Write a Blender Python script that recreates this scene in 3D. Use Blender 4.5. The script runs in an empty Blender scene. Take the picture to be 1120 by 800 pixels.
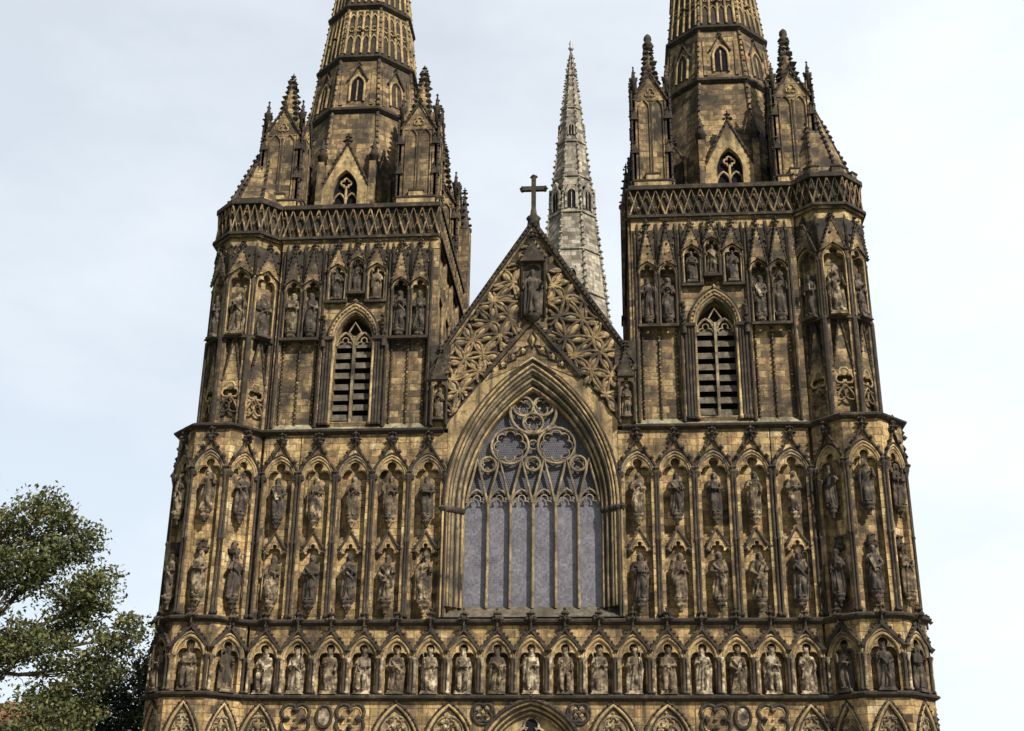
import bpy, bmesh, math, random
import numpy as np
from mathutils import Vector, Matrix
PI=math.pi
random.seed(7)
sc=bpy.context.scene
COL=sc.collection

# ------------------------------------------------------------------ materials
def mat(name):
    m=bpy.data.materials.new(name); m.use_nodes=True
    nt=m.node_tree; b=nt.nodes['Principled BSDF']
    return m,nt,b
def N(nt,t,**k):
    n=nt.nodes.new(t)
    for a,v in k.items():
        if a=='inp':
            for i,x in v.items(): n.inputs[i].default_value=x
        else: setattr(n,a,v)
    return n
def ramp(nt,stops,interp='LINEAR'):
    r=nt.nodes.new('ShaderNodeValToRGB'); r.color_ramp.interpolation=interp
    e=r.color_ramp.elements
    while len(e)<len(stops): e.new(.5)
    for i,(p,c) in enumerate(stops):
        e[i].position=p; e[i].color=(c[0],c[1],c[2],1) if not isinstance(c,(int,float)) else (c,c,c,1)
    return r
def mixc(nt,fac,a,b,mode='MIX'):
    m=nt.nodes.new('ShaderNodeMix'); m.data_type='RGBA'; m.blend_type=mode
    L=nt.links
    for sock,val in ((m.inputs[0],fac),(m.inputs[6],a),(m.inputs[7],b)):
        if isinstance(val,bpy.types.NodeSocket): L.new(val,sock)
        else: sock.default_value=val if isinstance(val,(int,float)) else (*val,1)
    return m.outputs[2]
def wall_coords(nt):
    """u along the wall, v up, from the true position and the face direction"""
    g=N(nt,'ShaderNodeNewGeometry')
    cr=N(nt,'ShaderNodeVectorMath',operation='CROSS_PRODUCT'); cr.inputs[1].default_value=(0,0,1)
    nt.links.new(g.outputs['True Normal'],cr.inputs[0])
    no=N(nt,'ShaderNodeVectorMath',operation='NORMALIZE'); nt.links.new(cr.outputs[0],no.inputs[0])
    d=N(nt,'ShaderNodeVectorMath',operation='DOT_PRODUCT'); nt.links.new(no.outputs[0],d.inputs[0]); nt.links.new(g.outputs['Position'],d.inputs[1])
    s=N(nt,'ShaderNodeSeparateXYZ'); nt.links.new(g.outputs['Position'],s.inputs[0])
    c=N(nt,'ShaderNodeCombineXYZ'); nt.links.new(d.outputs['Value'],c.inputs[0]); nt.links.new(s.outputs[2],c.inputs[1])
    return c.outputs[0],g.outputs['Position']
def noise(nt,vec,scale,detail=4,rough=.55,stretch=None):
    n=N(nt,'ShaderNodeTexNoise'); n.inputs['Scale'].default_value=scale; n.inputs['Detail'].default_value=detail; n.inputs['Roughness'].default_value=rough
    if stretch:
        mp=N(nt,'ShaderNodeMapping'); mp.inputs['Scale'].default_value=stretch; nt.links.new(vec,mp.inputs['Vector']); vec=mp.outputs[0]
    nt.links.new(vec,n.inputs['Vector']); return n.outputs['Fac']

def stone(name,stops,soot=(.42,.62),sootc=(.022,.018,.014),brick=(.62,.3),streak=True,bumpd=.03,blocks=True,grime=1.0,fine=.7):
    m,nt,b=mat(name); L=nt.links
    stops=[(p,(c[0]*.75,c[1]*.785,c[2]*.84)) for p,c in stops]; sootc=tuple(x*.8 for x in sootc)
    uv,pos=wall_coords(nt)
    if blocks:
        # jitter courses a little so the joints are not ruler straight
        br=N(nt,'ShaderNodeTexBrick'); br.offset=.5; br.squash=.8; br.squash_frequency=3
        br.inputs['Color1'].default_value=(0,0,0,1); br.inputs['Color2'].default_value=(1,1,1,1); br.inputs['Mortar'].default_value=(.5,.5,.5,1)
        br.inputs['Scale'].default_value=1; br.inputs['Mortar Size'].default_value=.016; br.inputs['Mortar Smooth'].default_value=.3
        br.inputs['Brick Width'].default_value=brick[0]; br.inputs['Row Height'].default_value=brick[1]; br.inputs['Bias'].default_value=0
        L.new(uv,br.inputs['Vector'])
        n1=noise(nt,pos,1.1,5)
        ad=N(nt,'ShaderNodeMath',operation='MULTIPLY_ADD'); L.new(br.outputs['Color'],ad.inputs[0]); ad.inputs[1].default_value=.62
        sub=N(nt,'ShaderNodeMath',operation='MULTIPLY_ADD'); L.new(n1,sub.inputs[0]); sub.inputs[1].default_value=1.1; sub.inputs[2].default_value=-.36
        L.new(sub.outputs[0],ad.inputs[2])
        rp=ramp(nt,stops); L.new(ad.outputs[0],rp.inputs[0]); col=rp.outputs[0]
    else:
        n1=noise(nt,pos,3.0,6,.65); rp=ramp(nt,stops); L.new(n1,rp.inputs[0]); col=rp.outputs[0]
    # fine mottling of the stone itself
    nf=noise(nt,pos,9,6,.7); rf=ramp(nt,[(.25,.62),(.5,.95),(.75,1.25)]); L.new(nf,rf.inputs[0])
    col=mixc(nt,.75,col,rf.outputs[0],'MULTIPLY')
    # soot crust in blotches and run-off streaks
    ns=noise(nt,pos,.75,7,.68); rs=ramp(nt,[(soot[0],0),(soot[1],1)]); L.new(ns,rs.inputs[0])
    col=mixc(nt,rs.outputs[0],col,sootc) if grime>=1 else mixc(nt,mixc(nt,grime,(0,0,0),rs.outputs[0]),col,sootc)
    if streak:
        nv=noise(nt,uv,1,5,.6,(3.2,.32,1)); rv=ramp(nt,[(.5,0),(.68,.85)]); L.new(nv,rv.inputs[0])
        col=mixc(nt,rv.outputs[0],col,tuple(c*1.6 for c in sootc))
    if blocks:
        fm=N(nt,'ShaderNodeMath',operation='MULTIPLY'); L.new(br.outputs['Fac'],fm.inputs[0]); fm.inputs[1].default_value=.5
        col=mixc(nt,fm.outputs[0],col,(.035,.027,.02))
    n4=noise(nt,pos,3.6,6,.72); r4=ramp(nt,[(.5,0),(.66,fine)]); L.new(n4,r4.inputs[0]); col=mixc(nt,r4.outputs[0],col,tuple(c*1.5 for c in sootc))
    L.new(col,b.inputs['Base Color']); b.inputs['Roughness'].default_value=.92; b.inputs['Specular IOR Level'].default_value=.2
    bp=N(nt,'ShaderNodeBump'); bp.inputs['Strength'].default_value=.8; bp.inputs['Distance'].default_value=bumpd
    h=noise(nt,pos,14,7,.7)
    if blocks:
        hm=N(nt,'ShaderNodeMath',operation='SUBTRACT'); L.new(h,hm.inputs[0]); L.new(br.outputs['Fac'],hm.inputs[1]); h=hm.outputs[0]
    L.new(h,bp.inputs['Height']); L.new(bp.outputs[0],b.inputs['Normal'])
    return m
TAN=[(.0,(.05,.034,.02)),(.2,(.15,.097,.045)),(.4,(.31,.205,.085)),(.56,(.43,.295,.13)),(.68,(.25,.14,.06)),(.8,(.45,.32,.15)),(1,(.52,.41,.24))]
DTAN=[(.0,(.03,.022,.015)),(.25,(.085,.06,.034)),(.43,(.2,.132,.06)),(.6,(.35,.245,.115)),(.74,(.14,.08,.04)),(1,(.4,.29,.15))]
M={}
M['ashlar']=stone('sandstone_ashlar',TAN,soot=(.46,.66),bumpd=.05)
M['tower']=stone('sooty_sandstone',DTAN,soot=(.45,.64),bumpd=.05)
M['light']=stone('ochre_moulding_stone',[(.28,(.10,.07,.037)),(.5,(.33,.225,.1)),(.72,(.5,.37,.19))],soot=(.48,.66),blocks=False)
M['dark']=stone('soot_and_shade_stone',[(.3,(.014,.011,.009)),(.52,(.03,.023,.017)),(.66,(.1,.07,.038)),(.8,(.24,.17,.09))],soot=(.45,.7),blocks=False,streak=False)  # soot on mouldings; backing plates in it carry painted recess shade
M['trac']=stone('tracery_stone',[(.28,(.055,.042,.028)),(.5,(.2,.15,.085)),(.72,(.38,.3,.185))],soot=(.5,.68),blocks=False)
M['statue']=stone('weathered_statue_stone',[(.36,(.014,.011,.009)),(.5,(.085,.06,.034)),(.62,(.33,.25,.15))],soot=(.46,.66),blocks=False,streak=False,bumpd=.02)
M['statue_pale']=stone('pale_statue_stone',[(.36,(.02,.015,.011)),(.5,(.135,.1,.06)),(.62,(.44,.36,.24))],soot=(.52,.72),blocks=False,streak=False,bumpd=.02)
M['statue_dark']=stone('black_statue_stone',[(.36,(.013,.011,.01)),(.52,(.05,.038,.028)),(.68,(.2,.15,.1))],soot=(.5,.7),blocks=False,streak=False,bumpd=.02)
M['pale']=stone('pale_grey_sandstone',[(.0,(.04,.034,.027)),(.3,(.13,.11,.08)),(.6,(.28,.24,.175)),(1,(.42,.37,.285))],soot=(.5,.75),sootc=(.06,.05,.045),fine=.35,brick=(.8,.42))
M['louvre']=stone('grey_louvre_stone',[(.25,(.035,.028,.02)),(.5,(.085,.07,.048)),(.75,(.17,.14,.1))],soot=(.55,.75),blocks=False)
M['sill']=stone('lichened_ledge_stone',[(.25,(.09,.075,.045)),(.5,(.22,.19,.11)),(.75,(.36,.32,.2))],soot=(.5,.68),blocks=False)
def plain(name,c,rough=.8,var=.3,scale=4):
    m,nt,b=mat(name); g=N(nt,'ShaderNodeNewGeometry'); n=noise(nt,g.outputs['Position'],scale,5)
    r=ramp(nt,[(.3,tuple(x*(1-var) for x in c)),(.7,tuple(x*(1+var) for x in c))]); nt.links.new(n,r.inputs[0]); nt.links.new(r.outputs[0],b.inputs['Base Color'])
    b.inputs['Roughness'].default_value=rough; return m
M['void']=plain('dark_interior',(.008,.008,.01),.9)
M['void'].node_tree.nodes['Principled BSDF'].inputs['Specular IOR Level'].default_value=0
M['slate']=plain('slate_roof',(.09,.09,.1),.7)
M['lead']=plain('lead_roof',(.18,.18,.18),.6)
M['brick']=plain('orange_brick',(.42,.15,.06),.9,.35,8)
M['tile']=plain('clay_roof_tile',(.16,.075,.045),.9,.35,6)
M['white']=plain('white_paint',(.75,.75,.72),.6,.08)
M['bark']=plain('bark',(.06,.045,.032),.95,.4,10)
def glass_mat(nm='leaded_glass',k=.6):
    m,nt,b=mat(nm); L=nt.links; uv,pos=wall_coords(nt)
    br=N(nt,'ShaderNodeTexBrick'); br.offset=.5
    br.inputs['Color1'].default_value=(0,0,0,1); br.inputs['Color2'].default_value=(1,1,1,1); br.inputs['Mortar'].default_value=(.5,.5,.5,1)
    br.inputs['Scale'].default_value=1; br.inputs['Mortar Size'].default_value=.008; br.inputs['Brick Width'].default_value=.085; br.inputs['Row Height'].default_value=.1
    L.new(uv,br.inputs['Vector'])
    n=noise(nt,pos,1.6,7,.72); r=ramp(nt,[(q,tuple(x*k for x in c)) for q,c in [(.26,(.05,.046,.056)),(.5,(.12,.112,.135)),(.74,(.22,.208,.235))]])
    ad=N(nt,'ShaderNodeMath',operation='MULTIPLY_ADD'); L.new(br.outputs['Color'],ad.inputs[0]); ad.inputs[1].default_value=.24; 
    sb=N(nt,'ShaderNodeMath',operation='SUBTRACT'); L.new(n,sb.inputs[0]); sb.inputs[1].default_value=.16; L.new(sb.outputs[0],ad.inputs[2])
    L.new(ad.outputs[0],r.inputs[0])
    c=mixc(nt,br.outputs['Fac'],r.outputs[0],(.07,.07,.085)); L.new(c,b.inputs['Base Color'])
    b.inputs['Roughness'].default_value=.42; b.inputs['Specular IOR Level'].default_value=.45
    bp=N(nt,'ShaderNodeBump'); bp.inputs['Strength'].default_value=.5; bp.inputs['Distance'].default_value=.02; L.new(noise(nt,pos,7,3),bp.inputs['Height']); L.new(bp.outputs[0],b.inputs['Normal'])
    return m
M['glass']=glass_mat()
M['stained']=glass_mat('dark_leaded_glass',.22)
for k_,v_ in (('Roughness',.6),('Specular IOR Level',.2)): M['stained'].node_tree.nodes['Principled BSDF'].inputs[k_].default_value=v_
def leaf_mat(name,cols):
    m,nt,b=mat(name); g=N(nt,'ShaderNodeNewGeometry'); n=noise(nt,g.outputs['Position'],.45,3)
    ad=N(nt,'ShaderNodeMath',operation='MULTIPLY_ADD'); nt.links.new(g.outputs['Random Per Island'],ad.inputs[0]); ad.inputs[1].default_value=.55
    s=N(nt,'ShaderNodeMath',operation='MULTIPLY_ADD'); nt.links.new(n,s.inputs[0]); s.inputs[1].default_value=1.2; s.inputs[2].default_value=-.4; nt.links.new(s.outputs[0],ad.inputs[2])
    r=ramp(nt,cols); nt.links.new(ad.outputs[0],r.inputs[0]); nt.links.new(r.outputs[0],b.inputs['Base Color'])
    b.inputs['Roughness'].default_value=.6; b.inputs['Specular IOR Level'].default_value=.25
    tr=N(nt,'ShaderNodeBsdfTranslucent'); nt.links.new(r.outputs[0],tr.inputs['Color'])
    mx=N(nt,'ShaderNodeMixShader'); mx.inputs[0].default_value=.25; nt.links.new(b.outputs[0],mx.inputs[1]); nt.links.new(tr.outputs[0],mx.inputs[2])
    nt.links.new(mx.outputs[0],nt.nodes['Material Output'].inputs['Surface']); return m
M['leaf']=leaf_mat('leaf_green',[(.0,(.013,.017,.007)),(.35,(.04,.047,.016)),(.65,(.072,.08,.027)),(.85,(.11,.1,.036)),(1,(.14,.105,.038))])
M['leaf2']=leaf_mat('leaf_dark_green',[(.0,(.012,.018,.008)),(.5,(.028,.036,.015)),(1,(.055,.06,.022))])

# ------------------------------------------------------------------ mesh builder
class FR:
    """local wall frame: u along the wall, v up, w out of the wall"""
    def __init__(s,o,ang=0.,tilt=0.,k=1.):
        s.k=k
        s.o=np.array(o,float); s.a=ang
        w=np.array([math.sin(ang),-math.cos(ang),0.]); s.u=np.array([math.cos(ang),math.sin(ang),0.]); v=np.array([0,0,1.])
        s.v=v*math.cos(tilt)-w*math.sin(tilt); s.w=w*math.cos(tilt)+v*math.sin(tilt)   # tilt leans the wall back
    def P(s,p): return s.o+(s.u*p[0]+s.v*p[1]+s.w*p[2])*s.k
W0=FR((0,0,0))
class MB:
    def __init__(s,F=W0): s.V=[]; s.Fc=[]; s.M=[]; s.F=F; s.mats=[]; s.sm=[]
    def mi(s,m):
        if m not in s.mats: s.mats.append(m)
        return s.mats.index(m)
    def add(s,pts,faces,m,smooth=False):
        b=len(s.V); F=s.F
        s.V+= [tuple(F.P(p)) for p in pts]; k=s.mi(m)
        for f in faces: s.Fc.append([b+i for i in f]); s.M.append(k); s.sm.append(smooth)
    def box(s,u0,u1,v0,v1,w0,w1,m):
        p=[(u,v,w) for u in (u0,u1) for v in (v0,v1) for w in (w0,w1)]
        s.add(p,[(0,1,3,2),(4,6,7,5),(0,4,5,1),(2,3,7,6),(0,2,6,4),(1,5,7,3)],m)
    def prism(s,poly,w0,w1,m):
        n=len(poly)
        p=[(a,b,w1) for a,b in poly]+[(a,b,w0) for a,b in poly]
        f=[tuple(range(n)),tuple(range(2*n-1,n-1,-1))]+[(i,n+i,n+(i+1)%n,(i+1)%n) for i in range(n)]
        s.add(p,f,m)
    def hull(s,pts,faces,m): s.add(pts,faces,m)
    def tube(s,path,r,m,n=6,r1=None,closed=False,smooth=True,ry=None):
        P=[np.array(p if len(p)==3 else (p[0],p[1],0.),float) for p in path]; k=len(P)
        pts=[]; prev=None
        for i in range(k):
            a=P[i-1] if (i>0 or closed) else P[i]; c=P[(i+1)%k] if (i<k-1 or closed) else P[i]
            t=c-a; t=t/(np.linalg.norm(t)+1e-9)
            ref=np.array([0,0,1.]) if abs(t[2])<.9 else np.array([1.,0,0])
            x=np.cross(t,ref); x/=np.linalg.norm(x); y=np.cross(x,t)
            rr=r if r1 is None else r+(r1-r)*i/max(1,k-1)
            for j in range(n):
                an=2*PI*j/n+PI/n; pts.append(P[i]+x*rr*math.cos(an)+y*(ry if ry else rr)*math.sin(an))
        f=[]
        for i in range(k if closed else k-1):
            i2=(i+1)%k
            for j in range(n): f.append((i*n+j,i*n+(j+1)%n,i2*n+(j+1)%n,i2*n+j))
        s.add(pts,f,m,smooth)
        if not closed: s.add([pts[j] for j in range(n)],[tuple(range(n-1,-1,-1))],m); s.add(pts[-n:],[tuple(range(n))],m)
    def lathe(s,c,prof,m,n=8,smooth=True,rot=0.,sq=1.):
        """profile [(radius, height)] round a vertical axis at c=(u,v,w)"""
        pts=[]
        for r,h in prof:
            for j in range(n):
                an=2*PI*j/n+rot; pts.append((c[0]+r*math.cos(an),c[1]+h,c[2]+r*math.sin(an)*sq))
        k=len(prof); f=[(i*n+j,i*n+(j+1)%n,(i+1)*n+(j+1)%n,(i+1)*n+j) for i in range(k-1) for j in range(n)]
        f+=[tuple(range(n-1,-1,-1)),tuple(range((k-1)*n,k*n))]
        s.add(pts,f,m,smooth)
    def knob(s,c,r,m,st=1.):
        """leafy crocket: an irregular bud"""
        if r<.13 and random.random()<.07: return   # weathered away
        r*=random.uniform(.78,1.22)
        a=random.random()*PI; ca,sa=math.cos(a),math.sin(a); pts=[]
        for (x,y,z) in ((1,0,0),(-1,0,0),(0,1,0),(0,-1,0),(0,0,1),(0,0,-1)):
            q=r*random.uniform(.75,1.2); pts.append((c[0]+q*(x*ca-z*sa),c[1]+q*y*st,c[2]+q*(x*sa+z*ca)))
        s.add(pts,[(0,2,4),(4,2,1),(1,2,5),(5,2,0),(4,3,0),(1,3,4),(5,3,1),(0,3,5)],m)
    def crockets(s,a,b,r,m,step=.24,off=0.):
        a=np.array(a,float); b=np.array(b,float); n=max(1,int(np.linalg.norm(b-a)/step))
        for i in range(n):
            p=a+(b-a)*(i+.6)/n; s.knob(p+np.array([0,off,.02]),r,m,1.2)
    def finial(s,c,h,m):
        u,v,w=c; s.tube([(u,v-.05,w),(u,v+h*.8,w)],h*.07,m,5)
        for y,r,o in ((.34,.17,.2),(.66,.14,.13)):
            for dx,dw in ((1,0),(-1,0),(0,1),(0,-1)): s.knob((u+dx*h*o*1.15,v+h*y,w+dw*h*o),h*r,m)
            s.knob((u,v+h*(y+.05),w),h*r,m)
        s.knob((u,v+h*.93,w),h*.11,m,1.5)
    def build(s,name,parent=None,mats=None,recalc=True):
        me=bpy.data.meshes.new(name); me.from_pydata(s.V,[],s.Fc)
        for m in s.mats: me.materials.append(M[m] if isinstance(m,str) else m)
        me.polygons.foreach_set('material_index',s.M); me.polygons.foreach_set('use_smooth',s.sm)
        if recalc:
            bm=bmesh.new(); bm.from_mesh(me); bmesh.ops.recalc_face_normals(bm,faces=bm.faces); bm.to_mesh(me); bm.free()
        me.update(); o=bpy.data.objects.new(name,me); COL.objects.link(o)
        if parent is not None: o.parent=parent
        return o
def empty(name,loc=(0,0,0),parent=None):
    o=bpy.data.objects.new(name,None); o.location=loc; COL.objects.link(o); o.empty_display_size=.3
    if parent is not None: o.parent=parent
    return o
def tag(o,label,cat,group=None):
    o['label']=label; o['category']=cat
    if group: o['group']=group
    return o
def struct(o,kind='structure'): o['kind']=kind; return o

# 2-D outlines --------------------------------------------------------------
def pointed(a,s,rise,n=10,u=0.):
    """pointed arch from (-a,s) over the apex to (a,s)"""
    R=(rise*rise+a*a)/(2*a); c=R-a; th=math.asin(min(1,rise/R)) if rise<R else PI-math.asin(rise/R)
    th=math.atan2(rise,c)
    L=[(c-R*math.cos(th*i/n),s+R*math.sin(th*i/n)) for i in range(n+1)]
    return [(u+x,y) for x,y in L]+[(u-x,y) for x,y in L[-2::-1]]
def arc(cx,cy,r,a0,a1,n):
    return [(cx+r*math.cos(math.radians(a0+(a1-a0)*i/n)),cy+r*math.sin(math.radians(a0+(a1-a0)*i/n))) for i in range(n+1)]
def trefoil(a,s,u=0.,k=1.):
    L=arc(-.5*a,s+.12*a*k,.5*a,180,62,6); T=arc(0,s+.9*a*k,.43*a,228,90,6)
    L=L+T
    return [(u+x,y) for x,y in L]+[(u-x,y) for x,y in L[-2::-1]]
def circ(cx,cy,r,n=18): return arc(cx,cy,r,0,360-360/n,n-1)
def foil(cx,cy,r,k,n=5,rot=90.):
    """outline of a k-foil of outer radius r"""
    rl=r*math.sin(PI/k)/(1+math.sin(PI/k))*1.12; d=r-rl; out=[]
    half=180/k+90-12
    for i in range(k):
        a=rot+360*i/k; x=cx+d*math.cos(math.radians(a)); y=cy+d*math.sin(math.radians(a))
        out+=arc(x,y,rl,a-half,a+half,n)
    return out
def uframe(h,z0,z1,opening):
    """plate outline (inverted U) round an opening that stands on its foot"""
    return [(-h,z0),(opening[0][0],z0)]+opening+[(opening[-1][0],z0),(h,z0),(h,z1),(-h,z1)]
def with3(L,w): return [(a,b,w) for a,b in L]

# ------------------------------------------------------------------ statues
def ell(mb,c,r,n=10,k=7):
    pts=[];f=[]
    for i in range(1,k):
        t=PI*i/k
        for j in range(n):
            p=2*PI*j/n; pts.append((c[0]+r[0]*math.sin(t)*math.cos(p),c[1]+r[1]*math.cos(t),c[2]+r[2]*math.sin(t)*math.sin(p)))
    pts+= [(c[0],c[1]+r[1],c[2]),(c[0],c[1]-r[1],c[2])]
    for i in range(k-2):
        for j in range(n): f.append((i*n+j,(i+1)*n+j,(i+1)*n+(j+1)%n,i*n+(j+1)%n))
    b=len(pts)
    for j in range(n): f.append((b-2,j,(j+1)%n)); f.append((b-1,(k-2)*n+(j+1)%n,(k-2)*n+j))
    mb.add(pts,f,'statue')
def taper(mb,pts,rs,n=8):
    P=[np.array(p,float) for p in pts]
    for i in range(len(P)-1):
        mb.tube([P[i],P[i+1]],rs[i],'statue',n,r1=rs[i+1])
    for p,r in zip(P,rs): ell(mb,p,(r,r,r),8,6)
def hand(mb,c,d,grip):
    """small closed hand: palm, four curled fingers and a thumb"""
    c=np.array(c,float); ell(mb,c,(.04,.05,.035),8,6)
    for i in range(4):
        a=c+np.array([-.03+.02*i,.0,.035]); ln=(.05,.06,.055,.042)[i]
        mb.tube([a,a+np.array([0,.012 if not grip else -.02,ln*.6]),a+np.array([0,-.02,ln*.75])],.011,'statue',5)
    mb.tube([c+np.array([.04*d,.01,.01]),c+np.array([.055*d,.035,.03])],.012,'statue',5)
def remesh(me,vox,smooth=True):
    o=bpy.data.objects.new('sculpt',me); COL.objects.link(o)
    md=o.modifiers.new('r','REMESH'); md.mode='VOXEL'; md.voxel_size=vox
    ms=o.modifiers.new('s','SMOOTH'); ms.factor=.2; ms.iterations=1
    dg=bpy.context.evaluated_depsgraph_get(); r=bpy.data.meshes.new_from_object(o.evaluated_get(dg))
    bpy.data.objects.remove(o); bpy.data.meshes.remove(me)
    r.polygons.foreach_set('use_smooth',[smooth]*len(r.polygons)); return r
# pose: (attribute words, what the hands do)
def statue(name,loc,ang,h,pose,head,seed,m='statue',plinth=None,wide=1.,seated=False):
    rnd=random.Random(seed); mb=MB(); sg=rnd.choice((-1,1)); nf=rnd.choice((7,8,9,11)); ph=rnd.random()*6; n=44
    if seated: prof=[(0,.27,.24),(.12,.28,.25),(.4,.27,.24),(.62,.27,.25),(.74,.24,.2),(.95,.2,.16),(1.2,.215,.155),(1.36,.215,.14),(1.44,.13,.1),(1.5,.07,.07)]
    else: prof=[(0,.24,.19),(.08,.255,.2),(.35,.235,.19),(.7,.215,.18),(.95,.185,.155),(1.06,.175,.145),(1.25,.215,.16),(1.36,.22,.145),(1.43,.14,.105),(1.5,.07,.07)]
    pts=[];f=[]
    lean=rnd.uniform(-.03,.03)
    def sx(z): return sg*.045*math.sin(PI*min(1,z/1.45))+lean*z
    for (z,rx,ry) in prof:
        amp=.24*max(0,1-z/1.35)+.06
        if z>1.3: amp=0
        for j in range(n):
            t=2*PI*j/n
            q=1+amp*((.9-1.9*abs(math.sin(nf*.5*t+ph+z*sg*.9)))*.6+math.sin((nf//2)*t+ph*2-z*2)*.5)
            pts.append((sx(z)+wide*rx*q*math.cos(t),z,ry*q*math.sin(t)))
    k=len(prof)
    for i in range(k-1):
        for j in range(n): f.append((i*n+j,i*n+(j+1)%n,(i+1)*n+(j+1)%n,(i+1)*n+j))
    f+=[tuple(range(n-1,-1,-1)),tuple(range((k-1)*n,k*n))]; mb.add(pts,f,'statue')
    if seated:
        for d in (-1,1):
            taper(mb,[(d*.1,.68,.06),(d*.14,.64,.3),(d*.13,.1,.3)],[.13,.12,.085])
    else:  # one bent knee under the robe, toes at the hem
        taper(mb,[(sg*.09,.85,.05),(sg*.11,.48,.2),(sg*.12,.08,.12)],[.1,.095,.07])
    for d in (-1,1): ell(mb,(d*.09+sx(0),.035,.22+(.1 if seated else 0)),(.05,.04,.09),8,6)
    # cloak hanging from the shoulders
    for d in (-1,1):
        taper(mb,[(d*.19*wide+sx(1.3),1.34,-.03),(d*.25*wide+sx(.9),.9,-.04),(d*.25*wide,.4,-.03),(d*.23*wide,.02,-.03)],[.09,.085,.08,.09])
    if rnd.random()<.7:   # fold swept across the waist
        mb.tube([(-sg*.2,1.28,.1),(-sg*.02+sx(1),1.02,.2),(sg*.2,.82,.15),(sg*.24,.5,.1)],.05,'statue',6)
    # head, hair, beard, nose
    hx=sx(1.5)+rnd.uniform(-.015,.015); tl=rnd.uniform(-.03,.03)
    taper(mb,[(hx,1.42,0),(hx+tl*.3,1.55,.01)],[.07,.062])
    hc=(hx+tl,1.635,.02); ell(mb,hc,(.092,.128,.105),12,9)
    ell(mb,(hc[0],hc[1]-.005,hc[2]+.105),(.017,.032,.026),6,5)          # nose
    mb.box(hc[0]-.06,hc[0]+.06,hc[1]+.025,hc[1]+.042,hc[2]+.06,hc[2]+.106,'statue')  # brow over the eyes
    for d in (-1,1):
        ell(mb,(hc[0]+d*.036,hc[1]+.008,hc[2]+.088),(.014,.011,.012),6,5)
        ell(mb,(hc[0]+d*.094,hc[1]-.005,hc[2]),(.015,.032,.022),6,5)
    mb.box(hc[0]-.03,hc[0]+.03,hc[1]-.062,hc[1]-.05,hc[2]+.07,hc[2]+.1,'statue')     # lips
    ell(mb,(hc[0],hc[1]+.03,hc[2]-.035),(.108,.118,.1),10,7)            # hair
    for d in (-1,1): taper(mb,[(hc[0]+d*.09,hc[1]+.02,hc[2]-.03),(hc[0]+d*.1,hc[1]-.14,hc[2]-.03)],[.045,.045])
    if 'beard' in head: taper(mb,[(hc[0],hc[1]-.09,hc[2]+.06),(hc[0],hc[1]-.2,hc[2]+.08)],[.065,.035])
    if 'hood' in head: ell(mb,(hc[0],hc[1]+.02,hc[2]-.04),(.135,.15,.12),12,8)
    # arms
    sh=[np.array((d*.2*wide+sx(1.33),1.33,0)) for d in (-1,1)]
    def arm(d,el,ha,grip=True):
        i=0 if d<0 else 1
        taper(mb,[sh[i],el,ha],[.085,.072,.048]); taper(mb,[np.array(el),(np.array(el)+np.array(ha))/2,(np.array(el)+np.array(ha))/2+np.array((0,-.16,0))],[.06,.06,.03])
        hand(mb,ha,-d,grip)
    props=[]; x0=sx(1.1)
    if pose=='book':
        arm(-1,(-.29,1.06,.05),(-.1+x0,1.1,.25)); arm(1,(.29,1.05,.05),(.1+x0,1.0,.25))
        p=MB(); p.box(-.12+x0,.12+x0,.99,1.27,.22,.3,m); p.box(-.105+x0,.125+x0,1.0,1.26,.235,.285,'statue_pale'); props.append(('book',p))
    elif pose=='staff':
        arm(sg,(sg*.32,1.06,.03),(sg*.3,1.2,.2)); arm(-sg,(-sg*.29,1.04,.06),(-sg*.04+x0,1.08,.24))
        p=MB(); p.tube([(sg*.3,.0,.22),(sg*.3,1.78,.22)],.024,m,6); p.knob((sg*.3,1.82,.22),.06,m); props.append(('staff',p))
    elif pose=='crozier':
        arm(sg,(sg*.32,1.06,.03),(sg*.29,1.12,.2)); arm(-sg,(-sg*.3,1.1,.08),(-sg*.2+x0,1.36,.26),False)
        p=MB(); pth=[(sg*.29,.0,.22),(sg*.29,1.62,.22)]+[(sg*(.29-.09+.09*math.cos(t)),1.62+.11*math.sin(t),.22) for t in (0.5,1.1,1.7,2.3,2.9,3.6,4.3)]
        p.tube(pth,.022,m,6); props.append(('crozier',p))
    elif pose=='sword':
        arm(sg,(sg*.31,1.08,.05),(sg*.13,.98,.25)); arm(-sg,(-sg*.3,1.08,.04),(-sg*.2+x0,1.16,.22))
        p=MB(); p.tube([(sg*.13,.08,.27),(sg*.13,.95,.27)],.018,m,4,r1=.034); p.tube([(sg*.03,.93,.27),(sg*.23,.93,.27)],.022,m,5); p.tube([(sg*.13,.93,.27),(sg*.13,1.07,.27)],.022,m,5); p.knob((sg*.13,1.09,.27),.035,m); props.append(('sword',p))
    elif pose=='sceptre':
        arm(sg,(sg*.3,1.07,.06),(sg*.2,1.17,.24)); arm(-sg,(-sg*.3,1.05,.06),(-sg*.13+x0,1.05,.24))
        p=MB(); p.tube([(sg*.16,.95,.27),(sg*.27,1.52,.22)],.02,m,5); p.knob((sg*.28,1.55,.22),.055,m); props.append(('sceptre',p))
    elif pose=='orb':
        arm(sg,(sg*.3,1.05,.06),(sg*.15,1.06,.24)); arm(-sg,(-sg*.3,1.03,.03),(-sg*.26,.86,.18))
        p=MB(); p.lathe((sg*.15,1.1,.29),[(.02,0),(.065,.035),(.08,.08),(.06,.13),(.015,.16)],m,8); p.tube([(sg*.15,1.25,.29),(sg*.15,1.35,.29)],.014,m,4); p.tube([(sg*.11,1.31,.29),(sg*.19,1.31,.29)],.014,m,4); props.append(('orb',p))
    elif pose=='scroll':
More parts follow.
